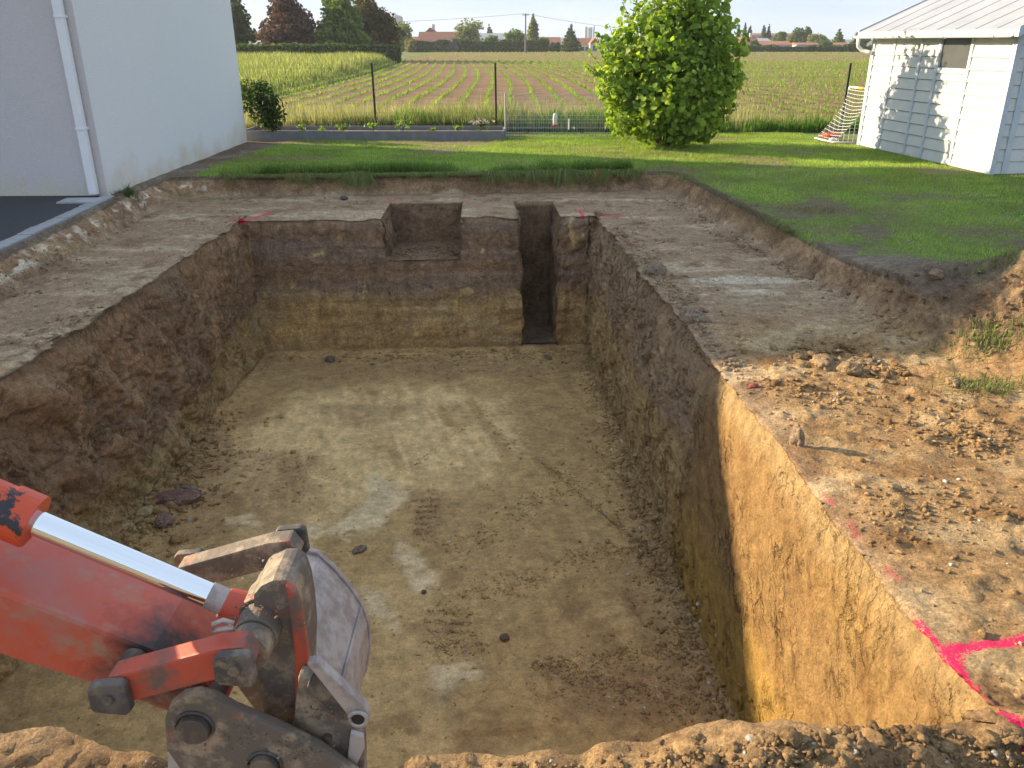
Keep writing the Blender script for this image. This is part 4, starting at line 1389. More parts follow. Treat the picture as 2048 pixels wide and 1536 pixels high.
VT = [('leafy_tree', 'round green tree beside the pale water tower', 806, 22, 42, 215, GREEN, 'round'),
      ('leafy_tree', 'broad pale willow right of the long red roof', 936, 29, 38, 222, PALEG, 'round'),
      ('poplar_tree', 'small distant poplar above the grey roof', 979, 6, 48, 330, DARKG, 'poplar'),
      ('leafy_tree', 'round green tree left of the utility pole', 1030, 23, 58, 216, GREEN, 'round'),
      ('poplar_tree', 'tall poplar just right of the utility pole', 1066, 11, 27, 232, PALEG, 'poplar'),
      ('conifer_tree', 'dark pointed conifer between pole and leafy bush', 1141, 21, 45, 216, DARKG, 'cone'),
      ('leafy_tree', 'small green tree at the foot of the tall poplar', 1086, 12, 76, 214, GREEN, 'round'),
      ('leafy_tree', 'small yellow green bush left of the dark cypress', 1104, 9, 86, 213, PALEG, 'round'),
      ('cypress_tree', 'small narrow dark cypress beside the conifer', 1116, 4.5, 83, 212, DARKG, 'poplar'),
      ('leafy_tree', 'yellowish flowering bush at the left end of the field hedge', 822, 11, 78, 204, ((.30, .24, .09), (.20, .20, .07)), 'round'),
      ('leafy_tree', 'grey blue flowering bush in front of the red roof', 907, 12, 77, 206, ((.22, .23, .26), (.15, .17, .17)), 'round'),
      ('leafy_tree', 'bright green bush left of the grey blue one', 878, 13, 80, 207, PALEG, 'round'),
      ('leafy_tree', 'green bush below the grey roof', 985, 14, 70, 214, GREEN, 'round'),
      ('poplar_tree', 'first of the distant poplars right of the leafy bush', 1474.5, 3, 48, 330, DARKG, 'poplar'),
      ('poplar_tree', 'tallest distant poplar above the red gable house', 1487, 3.6, 44, 330, DARKG, 'poplar'),
      ('poplar_tree', 'leaning distant poplar third from the leafy bush', 1497, 4, 49, 330, DARKG, 'poplar'),
      ('poplar_tree', 'distant poplar left of the last one in the row', 1525, 4, 48, 330, DARKG, 'poplar'),
      ('poplar_tree', 'last distant poplar in the row on the right', 1534.5, 4, 49, 330, DARKG, 'poplar'),
      ('leafy_tree', 'small round tree in front of the long pale building', 1560, 12, 64, 280, GREEN, 'round'),
      ('leafy_tree', 'large dark round tree in the right village', 1600, 20, 56, 262, DARKG, 'round'),
      ('leafy_tree', 'slim upper crown behind the large dark tree', 1613, 11, 53, 270, DARKG, 'round'),
      ('leafy_tree', 'pale green tree right of the large dark one', 1634, 21, 66, 250, PALEG, 'round'),
      ('conifer_tree', 'green pointed tree beside the shed gutter', 1676, 16, 55, 262, GREEN, 'cone'),
      ('leafy_tree', 'dark round bush in front of the red gable house', 1511, 10, 81, 222, DARKG, 'round'),
      ('leafy_tree', 'small bush below the pale green tree', 1652, 13, 80, 226, GREEN, 'round'),
      ('leafy_tree', 'pale little tree left of the large dark round tree', 1579, 7, 70, 258, PALEG, 'round'),
      ('leafy_tree', 'green tree showing under the shed gutter bracket', 1720, 16, 64, 262, GREEN, 'round')]
for (nm, lb, px, hw, yt, Yd, cs, kd) in VT:
    far_tree(nm, lb, px, hw, yt, Yd, cs, kd, n=2600 if hw > 10 else 900)

# ------------------------------------------------------------------ village
M['roof_red'] = pmat('roof_red', (.27, .125, .085), (.22, .10, .07), scale=0.8, rough=0.9)
M['roof_orange'] = pmat('roof_orange', (.36, .15, .085), (.29, .12, .07), scale=0.8, rough=0.9)
M['roof_grey'] = pmat('roof_grey', (.30, .32, .36), (.26, .28, .31), scale=0.5, rough=0.8)
M['wall_pale'] = pmat('wall_pale', (.62, .60, .56), scale=0.6, rough=0.9)
M['wall_red'] = pmat('wall_red', (.42, .14, .09), scale=0.8, rough=0.9)
M['pane'] = pmat('pane', (.05, .06, .07), rough=0.15, spec=0.6)
M['far_concrete'] = pmat('far_concrete', (.50, .46, .46), scale=0.3, rough=0.9)

def far_house(name, label, x0, x1, y_top, y_eave, Yd, roof, wall, depth=9.0, gable=False, wins=3, chim=False, group='village houses beyond the field'):
    xa, xb = at(x0, Yd), at(x1, Yd)
    zr, ze = hz(y_top, Yd), max(hz(y_eave, Yd), 1.6)
    cx = 0.5 * (xa + xb)
    w = (xb - xa) / 2
    t = empty(name, (cx, Yd, 0))
    tag(t, label, 'house', group)
    MB().box((-w * 0.97, 0, -0.5), (w * 0.97, depth, ze)).build('wall', wall, t)
    m_ = MB()
    if gable:
        m_.prism([(-w, -0.3, ze - 0.1), (w, -0.3, ze - 0.1), (0, -0.3, zr)], 0, (0, depth + 0.6, 0))
    else:
        m_.prism([(-w, -0.4, ze - 0.15), (-w, depth + 0.4, ze - 0.15), (-w, depth / 2, zr)], 0, (2 * w, 0, 0))
    rf = m_.build('roof', roof, t)
    if chim:
        MB().box((w * 0.2, depth * 0.45, zr - 0.5), (w * 0.2 + 0.7, depth * 0.55, zr + 0.9)).build('chimney', wall, rf)
    for i in range(wins):
        xx = -w * 0.7 + (i + 0.5) * (1.4 * w / wins)
        wd = MB().box((xx - 0.55, -0.04, ze - 1.9), (xx + 0.55, 0.1, ze - 0.7)).build('window', M['pane'], t)
    return t
far_house('house', 'long low house with a dusty red roof behind the field hedge', 835, 921, 63, 85, 228, M['roof_red'], M['wall_pale'], 10)
far_house('house', 'lower red roofed annex left of the long red roof', 799, 834, 73, 86, 229, M['roof_red'], M['wall_pale'], 8, wins=2)
far_house('house', 'small reddish gable roof peeking above the long red roof', 850, 872, 55, 64, 252, M['roof_red'], M['wall_pale'], 8, True, 1, True)
far_house('long_building', 'long grey roofed building left of the round green tree', 955, 1018, 66, 78, 300, M['roof_grey'], M['far_concrete'], 12)
far_house('house', 'red roofed house between tall poplar and conifer', 1082, 1122, 74, 86, 262, M['roof_red'], M['wall_pale'], 9)
far_house('house', 'red roofed white house right of the conifer', 1156, 1184, 76, 88, 240, M['roof_red'], M['wall_pale'], 8, wins=2)
far_house('house', 'narrow orange gable house at the left of the leafy bush', 1180, 1200, 75, 86, 236, M['roof_orange'], M['wall_pale'], 7, True, 1)
far_house('house', 'red walled gable house just right of the leafy bush', 1478, 1494, 75, 90, 238, M['roof_red'], M['wall_red'], 8, True, 1)
far_house('house', 'brown roofed house with chimney beside the red gable', 1484, 1519, 73, 89, 246, M['roof_red'], M['wall_pale'], 8, False, 2, True)
far_house('house', 'low orange roofed house right of the red gable house', 1519, 1586, 82, 90, 240, M['roof_orange'], M['wall_pale'], 9, wins=4)
far_house('house', 'low orange roofed house below the pale green tree', 1594, 1642, 85, 92, 244, M['roof_orange'], M['wall_pale'], 8, wins=3)
far_house('house', 'low orange roofed house nearest the shed gutter', 1660, 1704, 85, 91, 240, M['roof_orange'], M['wall_pale'], 8, wins=3)
far_house('long_building', 'blue grey roofed hall behind the low orange roofs', 1519, 1547, 76, 85, 270, M['roof_grey'], M['wall_pale'], 14, wins=2)
far_house('long_building', 'long pale factory hall with a red brown roof edge', 1500, 1594, 66, 70, 420, M['roof_red'], M['far_concrete'], 20, wins=8)

def lathe(prof, n=20):
    v_, f_ = [], []
    for r_, z_ in prof:
        for k in range(n):
            a = 2 * math.pi * k / n
            v_.append((r_ * math.cos(a), r_ * math.sin(a), z_))
    for i in range(len(prof) - 1):
        for k in range(n):
            f_.append((i * n + k, i * n + (k + 1) % n, (i + 1) * n + (k + 1) % n, (i + 1) * n + k))
    f_.append(tuple(range(n - 1, -1, -1)))
    f_.append(tuple((len(prof) - 1) * n + k for k in range(n)))
    return MB().add(v_, f_)
Yd = 480
wt = empty('water_tower', (at(794, Yd), Yd, 0))
tag(wt, 'pale pink water tower with a low dome left of the red roof', 'water tower')
r_ = pxw(13, Yd)
z1, z0 = hz(36, Yd), hz(50, Yd)
lathe([(r_ * 0.45, -1), (r_ * 0.40, z0 - 2), (r_, z0), (r_, z1)]).build('tank', M['far_concrete'], wt, 0, False)
lathe([(r_ * 1.05, z1), (r_ * 0.8, z1 + 0.9), (r_ * 0.2, z1 + 1.6), (r_ * 0.08, z1 + 2.2)]).build('dome', M['roof_grey'], wt)
for k, (px_, w_, yt_, lb) in enumerate(((1171, 3.2, 56, 'left one of the pale distant silo towers beside the leafy bush'), (1180, 3.6, 57, 'wider pale distant silo tower beside the leafy bush'), (1187, 1.4, 53, 'thin pale distant chimney beside the leafy bush'))):
    Yd = 640
    o = lathe([(pxw(w_, Yd), -1), (pxw(w_, Yd), hz(yt_, Yd)), (pxw(w_ * .85, Yd), hz(yt_, Yd) + 0.8)], 14).build('silo_tower', M['far_concrete'], None)
    o.location = (at(px_, Yd), Yd, 0)
    tag(o, lb, 'tower', 'distant silo towers')

# low hills at the horizon
m = MB()
v_, f_ = [], []
for i in range(121):
    xx = -1250 + 2500 * i / 120
    h_ = 3 + 5 * (0.5 + 0.5 * math.sin(i * 0.21)) + 2.2 * math.sin(i * 0.63 + 1)
    v_ += [(xx, 980, -2), (xx, 1060, h_), (xx, 1290, h_ * 1.25)]
for i in range(120):
    a = 3 * i
    f_ += [(a, a + 3, a + 4, a + 1), (a + 1, a + 4, a + 5, a + 2)]
M['hill'] = pmat('hill', (.08, .11, .06), scale=0.01, rough=1.0)
tag(m.add(v_, f_).build('hills', M['hill'], None, 0, True), kind='structure')

# ------------------------------------------------------------------ utility pole and cables
Yd = 186
pole = empty('utility_pole', (at(1051, Yd), Yd, 0))
tag(pole, 'tall grey utility pole standing at the far end of the field', 'utility pole')
M['pole'] = pmat('pole', (.20, .19, .18), scale=4)
ph = hz(27, Yd)
MB().tube([(0, 0, -0.5), (0, 0, ph)], 0.20, 8, True, 0.13).build('post', M['pole'], pole)
MB().box((-0.7, -0.08, ph - 0.35), (0.7, 0.08, ph - 0.2)).build('crossarm', M['pole'], pole)
for sgn_ in (-1, 1):
    MB().tube([(0.55 * sgn_, 0, ph - 0.2), (0.55 * sgn_, 0, ph + 0.05)], 0.06, 6).build('insulator', M['far_concrete'], pole)
for lb, x1_, y1_, z1_ in (('thin dark cable sagging from the pole towards the left', at(700, Yd) - 14, Yd + 6, hz(47, Yd)), ('thin dark cable running from the pole behind the bush', at(1330, Yd), Yd + 4, hz(62, Yd))):
    p0 = (at(1051, Yd), Yd, ph)
    pts_ = []
    for i in range(25):
        t_ = i / 24
        pts_.append((p0[0] + (x1_ - p0[0]) * t_, p0[1] + (y1_ - p0[1]) * t_, p0[2] + (z1_ - p0[2]) * t_ - 1.0 * 4 * t_ * (1 - t_) * 0.5))
    tag(MB().tube(pts_, 0.028, 4).build('power_cable', M['pole'], None), lb, 'cable', 'overhead cables')
# ------------------------------------------------------------------ hazel bush on the lawn
bx0, by0 = 3.16, 17.75
bush = empty('hazel_bush', (bx0, by0, 0))
tag(bush, 'large dense green leafy bush standing alone on the lawn', 'bush')
lobes = [(0, 0, 1.05, 1.24, 1.15, 1.0), (-0.25, 0, 1.80, 0.98, 0.95, 0.85), (0.55, 0, 1.70, 0.92, 0.9, 0.95), (-0.10, 0.1, 2.50, 0.52, 0.6, 0.62), (0.62, 0.0, 2.52, 0.50, 0.55, 0.62),
         (-0.95, -0.2, 1.3, 0.55, 0.6, 0.6), (0.95, -0.1, 1.2, 0.50, 0.6, 0.6), (-0.7, -0.3, 0.55, 0.60, 0.6, 0.45), (0.55, -0.3, 0.5, 0.65, 0.6, 0.42), (-0.92, 0.1, 1.72, 0.40, 0.4, 0.45), (0.1, -0.65, 1.2, 0.7, 0.4, 0.8)]
p, d, lump, r = crown_points(lobes, 16000, 0.36)
keep = ((lump > -0.28) | (r < 0.75)) & (p[:, 2] > 0.04)
p, d, lump = p[keep], d[keep], lump[keep]
n = len(p)
nr = d * 0.70 + rng.normal(size=(n, 3)) * 0.52 + np.array([0, -0.1, 0.35])
c_ = mixcol(n, (.215, .325, .040), (.275, .385, .052), (.145, .240, .031), (.350, .440, .070), jit=0.30)
G_ = cards(p, nr, 0.115 * rng.uniform(0.5, 1.35, n), c_, 0.35, 0.95)
tag(link('foliage', np_mesh('foliage', *G_), M['leaf'], bush), kind='stuff')
k = 130                                         # twigs standing out of the outline
tw = MB()
pp, dd, cc2 = [], [], []
for i in range(k):
    l = lobes[rng.integers(1, len(lobes))]
    a = rng.uniform(0, 2 * math.pi)
    e_ = rng.uniform(0.1, 1.3)
    dv_ = np.array([math.cos(a) * math.cos(e_), math.sin(a) * math.cos(e_), math.sin(e_)])
    s0_ = np.array(l[:3]) + dv_ * np.array(l[3:6]) * 0.8
    L_ = rng.uniform(0.2, 0.42)
    tw.tube([tuple(s0_), tuple(s0_ + (dv_ + np.array([0, 0, .5])) * L_)], 0.006, 4)
    for j in range(9):
        pp.append(s0_ + (dv_ + np.array([0, 0, .5])) * L_ * (0.2 + 0.1 * j) + rng.normal(0, 0.035, 3))
        dd.append(dv_)
pp, dd = np.array(pp), np.array(dd)
G_ = cards(pp, dd + rng.normal(0, .6, dd.shape), 0.11 * rng.uniform(.6, 1.2, len(pp)), mixcol(len(pp), (.16, .26, .04), (.22, .32, .06)), 0.3, 0.9)
tag(link('young_shoots', np_mesh('young_shoots', *G_), M['leaf'], bush), kind='stuff')
for i in range(9):
    a = 2 * math.pi * i / 9
    tw.tube([(0.12 * math.cos(a), 0.12 * math.sin(a), -0.05), (0.3 * math.cos(a), 0.3 * math.sin(a), 0.9), (0.6 * math.cos(a + .3), 0.6 * math.sin(a + .3), 2.2)], 0.025, 5, True, 0.010)
tw.build('stems', M['bark'], bush)

# small dark shrub in the bed at the house corner
sx, sy = yp(528, 258, 19.05)[0], 19.05
shrub = empty('shrub', (sx, sy, 0))
tag(shrub, 'small dark green shrub at the corner of the white house', 'shrub')
lobes = [(0, 0, 0.75, 0.40, 0.36, 0.46), (-0.26, 0, 0.98, 0.28, 0.28, 0.30), (0.22, 0, 0.6, 0.32, 0.3, 0.36), (-0.42, 0, 0.72, 0.20, 0.22, 0.22), (0.08, 0, 1.10, 0.22, 0.22, 0.16), (0.15, 0, 0.30, 0.26, 0.25, 0.22)]
p, d, lump, r = crown_points(lobes, 1900, 0.5)
keep = (lump > -0.3)
p, d = p[keep], d[keep]
n = len(p)
c_ = mixcol(n, (.028, .062, .020), (.040, .085, .026), (.022, .048, .016), (.075, .120, .035))
G_ = cards(p, d * .5 + rng.normal(size=(n, 3)) * .7, 0.085 * rng.uniform(.6, 1.3, n), c_, 0.25, 0.5)
tag(link('foliage', np_mesh('foliage', *G_), M['leaf'], shrub), kind='stuff')
tw = MB()
for i in range(6):
    a = i * 1.05
    tw.tube([(0.05 * math.cos(a), 0.05 * math.sin(a), 0), (0.28 * math.cos(a), 0.2 * math.sin(a), 0.95)], 0.012, 5, True, 0.005)
tw.build('stems', M['bark'], shrub)

# ------------------------------------------------------------------ raised bed
M['bed_board'] = pmat('bed_board', (.215, .215, .230), (.165, .165, .180), scale=6, rough=0.85, bump=0.3, bscale=50)
bl_, br_ = gp(487, 281, 0), gp(1005, 281, 0)
YB, BW, BH = 18.86, 0.95, 0.20
bed = empty('raised_bed', (bl_[0], YB, 0))
tag(bed, 'long low grey raised bed along the back of the lawn', 'raised bed')
W_ = br_[0] - bl_[0]
nseg = 3
for i in range(nseg):
    a, b = W_ * i / nseg, W_ * (i + 1) / nseg - 0.004
    MB().box((a, 0, -0.05), (b, 0.045, BH + random.uniform(-.004, .004))).build('board', M['bed_board'], bed, 0.004)
    MB().box((a, BW, -0.05), (b, BW + 0.045, BH + 0.02)).build('board', M['bed_board'], bed, 0.004)
for xx in (-0.05, W_ + 0.001):
    MB().box((xx, -0.003, -0.05), (xx + 0.045, BW + 0.048, BH + 0.004)).build('end_board', M['bed_board'], bed, 0.004)
MB().box((0, 0.05, -0.02), (W_, BW - 0.005, BH - 0.07)).build('soil', M['earth'], bed)

def small_plant(px_, py_, label, h, n, cols, name='seedling', cat='plant', head=None):
    x_ = yp(px_, py_, YB + 0.45)[0]
    t = empty(name, (x_, YB + 0.45, BH - 0.07))
    tag(t, label, cat, 'plants in the raised bed')
    p_ = rng.normal(0, 1, (n, 3)) * np.array([h * .35, h * .3, h * .22]) + np.array([0, 0, h * .6])
    p_[:, 2] = np.abs(p_[:, 2])
    G_ = cards(p_, rng.normal(size=(n, 3)) + np.array([0, -.3, .6]), 0.075 * rng.uniform(.6, 1.3, n), mixcol(n, *cols), .2, .7)
    link('leaves', np_mesh('leaves', *G_), M['leaf'], t)
    m_ = MB()
    for i in range(4):
        m_.tube([(0, 0, 0), (rng.normal(0, h * .2), rng.normal(0, h * .15), h * .75)], 0.005, 4)
    m_.build('stems', M['bark'], t)
    if head is not None:
        q = rng.normal(0, 1, (90, 3)) * np.array([h * .55, h * .3, h * .10]) + np.array([0, 0, h * 0.95])
        G_ = cards(q, rng.normal(size=(90, 3)) + np.array([0, -.5, .8]), 0.045 * rng.uniform(.6, 1.2, 90), mixcol(90, *head), .2, .9)
        link('blossoms', np_mesh('blossoms', *G_), M['leaf'], t)
LG = ((.13, .22, .04), (.18, .26, .06), (.09, .16, .03))
small_plant(604, 262, 'leftmost light green seedling in the bed, next to the dark shrub', .16, 26, LG)
small_plant(645, 262, 'low pale seedling in the bed, second from the dark shrub', .12, 22, LG)
small_plant(688, 262, 'wide leafy seedling in the middle of the raised bed', .17, 36, LG)
small_plant(746, 262, 'bright upright seedling in front of the first free fence post', .24, 34, LG)
small_plant(806, 262, 'tall leafy seedling right of the first free fence post', .28, 44, LG)
small_plant(866, 264, 'small low seedling between the two fence posts', .10, 18, LG)
small_plant(915, 264, 'light green seedling just left of the purple flowers', .16, 26, LG)
small_plant(962, 258, 'clump of pale purple flowers near the right end of the bed', .24, 50, ((.06, .10, .03), (.09, .13, .04)), 'flower_clump', 'flowers', ((.42, .32, .52), (.30, .22, .42), (.55, .48, .60)))

# ------------------------------------------------------------------ wire fence
M['post_green'] = pmat('post_green', (.030, .042, .040), (.022, .030, .030), rough=0.5)
M['wire'] = pmat('wire', (.10, .12, .11), rough=0.5, metal=0.3)
FYF = 20.55
fence = empty('wire_fence', (0, FYF, 0))
tag(fence, 'dark green wire fence on thin metal posts along the field', 'fence')
fposts = [-6.45, yp(753, 262, FYF)[0], yp(993, 262, FYF)[0], 2.35, 5.05, yp(1690, 200, FYF)[0], 10.5]
pm_ = MB().box((-0.022, -0.022, -0.1), (0.022, 0.022, 1.56)).mesh('post', 0.004)
for xx in fposts:
    o = link('post', pm_, M['post_green'], fence)
    o.location = (xx, 0, 0)
    o.rotation_euler = (0, random.uniform(-.012, .012), 0)
for x0_, x1_ in zip(fposts[:-1], fposts[1:]):
    m_ = MB()
    for i in range(8):
        zz_ = 0.06 + 1.40 * i / 7
        m_.tube([(x0_, -0.028, zz_), ((x0_ + x1_) / 2, -0.028, zz_ - 0.008), (x1_, -0.028, zz_)], 0.0022, 3, False)
    nn = int((x1_ - x0_) / 0.15)
    for i in range(1, nn):
        xx = x0_ + (x1_ - x0_) * i / nn
        m_.tube([(xx, -0.028, 0.02), (xx, -0.028, 1.46)], 0.0013, 3, False)
    o = m_.build('wire_mesh', M['wire'], fence)
    o['kind'] = 'stuff'

# ------------------------------------------------------------------ small wire pen
M['galv'] = pmat('galv', (.50, .52, .54), (.40, .42, .44), rough=0.45, metal=0.6)
M['plastic_white'] = pmat('plastic_white', (.78, .79, .78), rough=0.35)
M['plastic_red'] = pmat('plastic_red', (.50, .05, .04), rough=0.4)
M['plastic_black'] = pmat('plastic_black', (.02, .02, .022), rough=0.5)
px0, py0 = gp(1012, 276, 0)[0], 19.3
px1 = 2.6
pen = empty('wire_pen', (px0, py0, 0))
tag(pen, 'small galvanised wire pen left of the large bush', 'pen')
def pen_panel(ax, ay, bx, by, h, name='panel'):
    t = MB()
    Ln = math.hypot(bx - ax, by - ay)
    nn = int(Ln / 0.055)
    for i in range(nn + 1):
        q = i / nn
        t.tube([(ax + (bx - ax) * q, ay + (by - ay) * q, 0.0), (ax + (bx - ax) * q, ay + (by - ay) * q, h if i % 2 == 0 else h * 0.47)], 0.0030, 4, False)
    for zz_ in (0.02, 0.12, 0.24, 0.41, 0.62, 0.80, h):
        t.tube([(ax, ay, zz_), (bx, by, zz_)], 0.0028 if zz_ > .45 else 0.0042, 4, False)
    o = t.build(name, M['galv'], pen)
    o['kind'] = 'stuff'
    return o
wpen = px1 - px0
pen_panel(0.0, 0.0, wpen * 0.5 - 0.01, 0.0, 0.92)
pen_panel(wpen * 0.5 + 0.01, 0.0, wpen, 0.0, 0.92)
pen_panel(0.0, 0.02, 0.0, 1.05, 0.92)
pen_panel(0.0, 1.07, wpen, 1.07, 0.92)
MB().tube([(-0.01, -0.01, -0.05), (-0.01, -0.01, 0.97)], 0.020, 8).build('corner_post', M['galv'], pen)
MB().tube([(-0.01, 1.07, -0.05), (-0.01, 1.07, 0.97)], 0.014, 8).build('corner_post', M['galv'], pen)
def on_pen(px_, py_):
    q = yp(px_, py_, py0 - 0.05)
    return q
q = on_pen(1110, 240)
bt = empty('water_bottle', (q[0], py0 - 0.06, q[2] - 0.13))
tag(bt, 'clear upright water bottle with red base hung on the wire pen', 'bottle')
M['bottle'] = pmat('bottle', (.70, .74, .76), rough=0.15, spec=0.6)
lathe([(0.045, 0.03), (0.05, 0.06), (0.05, 0.20), (0.042, 0.25), (0.02, 0.28)], 14).build('body', M['bottle'], bt)
lathe([(0.052, 0.0), (0.052, 0.035), (0.03, 0.045)], 14).build('cap', M['plastic_red'], bt)
for (a, b, lb) in ((1138, 248, 'white plastic feeder tube hanging on the wire pen'),):
    q = on_pen(a, b)
    o = lathe([(0.018, -0.12), (0.02, -0.05), (0.02, 0.10), (0.01, 0.12)], 10).build('feeder', M['plastic_white'], None)
    o.location = (q[0], py0 - 0.05, q[2])
    tag(o, lb, 'feeder')
q = on_pen(1148, 256)
o = MB().tube([(0, -0.02, 0), (0, 0.02, 0)], 0.026, 12).build('round_disc', M['plastic_white'], None)
o.location = (q[0], py0 - 0.04, q[2])
tag(o, 'small white round disc clipped to the wire pen', 'disc')
for (a, b) in ((1054, 261), (1163, 261)):
    q = on_pen(a, b)
    t = empty('latch', (q[0] - px0, -0.03, q[2]))
    t.parent = pen
    MB().box((-0.06, -0.012, 0.02), (0.06, 0.012, 0.035)).build('bar', M['plastic_black'], t)
    MB().tube([(0.03, 0, 0.02), (0.04, 0, -0.04), (0.0, 0, -0.07), (-0.02, 0, -0.03)], 0.008, 6).build('hook', M['plastic_black'], t)

# ------------------------------------------------------------------ shed
M['shed_board'] = pmat('shed_board', (.62, .62, .60), (.56, .56, .54), scale=5, rough=0.6, bump=0.15, bscale=30)
M['shed_trim'] = pmat('shed_trim', (.52, .56, .61), (.46, .50, .55), scale=5, rough=0.5)
M['shed_roof'] = pmat('shed_roof', (.36, .37, .40), (.30, .31, .34), scale=2, rough=0.45)
M['fascia'] = pmat('fascia', (.70, .68, .60), (.52, .49, .40), scale=9, rough=0.8, lo=.3, hi=.5)
NCx, NCy, _ = gp(1977, 348, 0)
FCx, FCy, _ = gp(1718, 289, 0)
SL = math.hypot(FCx - NCx, FCy - NCy)
ang = math.atan2(FCy - NCy, FCx - NCx)         # local +x runs from the near corner to the far corner
shed = empty('garden_shed', (NCx, NCy, 0), ang)
tag(shed, 'white boarded garden shed with a window at the right', 'shed')
SH, SD = 2.17, 3.2                             # wall height, depth (local -y)
ca, sa = math.cos(ang), math.sin(ang)
def on_shed(px_, py_):
    """where the line of sight through a picture point meets the lit wall: (along, height)"""
    u, v_ = px_ - 1024.0, py_ - 768.0
    dx, dy, dz = u, FPX * _c - v_ * _s, -(FPX * _s + v_ * _c)
    nx_, ny_ = -sa, ca
    t = ((NCx) * nx_ + (NCy) * ny_) / (dx * nx_ + dy * ny_)
    X_, Y_, Z_ = dx * t, dy * t, CAMH + dz * t
    return (X_ - NCx) * ca + (Y_ - NCy) * sa, Z_
def z5(x, y):                                  # point measured in the enlarged view of the shed
    return on_shed(1560 + x / 4.197, y / 4.197)
b1 = z5(950, 500)[0]; b2 = z5(1180, 500)[0]; wl_, wr_ = z5(1340, 500)[0], z5(1590, 500)[0]
wz0 = z5(1440, 572)[1]
MB().box((0.05, -SD + 0.05, -0.05), (SL - 0.05, -0.10, SH)).build('core', M['plastic_black'], shed)
nb = 11
bh = SH / nb
def planks(x0_, x1_, z0_=0.0, z1_=SH, y_=0.0):
    for i in range(nb):
        a, b = max(i * bh, z0_), min((i + 1) * bh - 0.011, z1_)
        if b - a < 0.03:
            continue
        m_ = MB().hexa([(x0_, y_ - 0.06, a), (x1_, y_ - 0.06, a), (x1_, y_ + 0.015, a), (x0_, y_ + 0.015, a), (x0_, y_ - 0.06, b), (x1_, y_ - 0.06, b), (x1_, y_ - 0.006, b), (x0_, y_ - 0.006, b)])
        m_.build('board', M['shed_board'], shed)
edges = [0.05, wr_ - 0.03, wl_ + 0.03, b2, b1, SL - 0.05]
planks(edges[0], edges[1]); planks(edges[1], edges[2], 0, wz0 - 0.08); planks(edges[2], edges[3]); planks(edges[3], edges[4]); planks(edges[4], edges[5])
for xx, w_ in ((wr_ - 0.03, .07), (wl_ + 0.03, .07), (b2, .07), (b1, .07)):
    MB().box((xx - w_ / 2, -0.05, 0.0), (xx + w_ / 2, 0.024, SH)).build('batten', M['shed_trim'], shed, 0.003)
for xx in (0.0, SL):
    MB().box((xx - 0.055, -0.06, -0.03), (xx + 0.055, 0.028, SH)).build('corner_board', M['shed_trim'], shed, 0.003)
win = empty('window', ((wl_ + wr_) / 2, 0, 0))
win.parent = shed
hw_ = abs(wl_ - wr_) / 2
M['shed_pane'] = pmat('shed_pane', (.085, .09, .095), (.06, .065, .07), rough=0.3, scale=2, spec=0.35)
MB().box((-hw_ + 0.0, -0.04, wz0), (hw_, -0.012, SH - 0.03)).build('pane', M['shed_pane'], win)
MB().box((-hw_, -0.05, wz0 - 0.09), (hw_, 0.030, wz0)).build('sill', M['shed_trim'], win, 0.004)
for s_ in (-1, 1):
    MB().box((s_ * hw_ - 0.02, -0.045, wz0), (s_ * hw_ + 0.02, 0.012, SH - 0.03)).build('frame', M['shed_trim'], win)
# gable end, facing the viewer, in shade (local y from 0 to -SD at x = 0)
for i in range(nb + 3):
    a, b = i * bh, (i + 1) * bh - 0.006
    if a > SH:
        ys0, ys1 = -0.06 - (a - SH) / 0.42, -SD + 0.06 + (a - SH) / 0.42
    else:
        ys0, ys1 = -0.06, -SD + 0.06
    if ys0 - ys1 < 0.1: continue
    MB().hexa([(-0.012, ys1, a), (0.05, ys1, a), (0.05, ys0, a), (-0.012, ys0, a), (0.004, ys1, b), (0.05, ys1, b), (0.05, ys0, b), (0.004, ys0, b)]).build('board', M['shed_board'], shed)
MB().box((-0.030, -SD - 0.02, -0.03), (0.06, -SD + 0.09, SH)).build('corner_board', M['shed_trim'], shed, 0.003)
MB().box((-0.026, -0.30, 0), (0.03, -0.20, SH + 0.02)).build('batten', M['shed_trim'], shed, 0.003)
# roof: sheets with standing seams, verge boards, fascia, gutter
PT = 0.44                                      # slope
ez, eo, vo_ = SH + 0.10, 0.22, 0.28
rid = SD / 2
roof = empty('roof', (0, 0, 0)); roof.parent = shed
x0_, x1_ = -vo_, SL + vo_
ns = 9
for i in range(ns):
    a, b = x0_ + (x1_ - x0_) * i / ns, x0_ + (x1_ - x0_) * (i + 1) / ns - 0.001
    for sd in (0, 1):
        f0 = (lambda yy_: yy_) if sd == 0 else (lambda yy_: -SD - yy_)
        ya, yb = f0(eo), f0(-rid)
        za, zb = ez - eo * PT, ez + rid * PT
        MB().hexa([(a, ya, za), (b, ya, za), (b, yb, zb), (a, yb, zb), (a, ya, za + .03), (b, ya, za + .03), (b, yb, zb + .03), (a, yb, zb + .03)]).build('sheet', M['shed_roof'], roof)
        MB().hexa([(b - .012, ya, za + .03), (b + .012, ya, za + .03), (b + .012, yb, zb + .03), (b - .012, yb, zb + .03), (b - .012, ya, za + .038), (b + .012, ya, za + .038), (b + .012, yb, zb + .038), (b - .012, yb, zb + .038)]).build('seam', M['shed_roof'], roof)
za = ez - eo * PT
MB().box((x0_, eo - 0.03, za - 0.085), (x1_, eo - 0.003, za + 0.028)).build('fascia', M['fascia'], shed, 0.003)
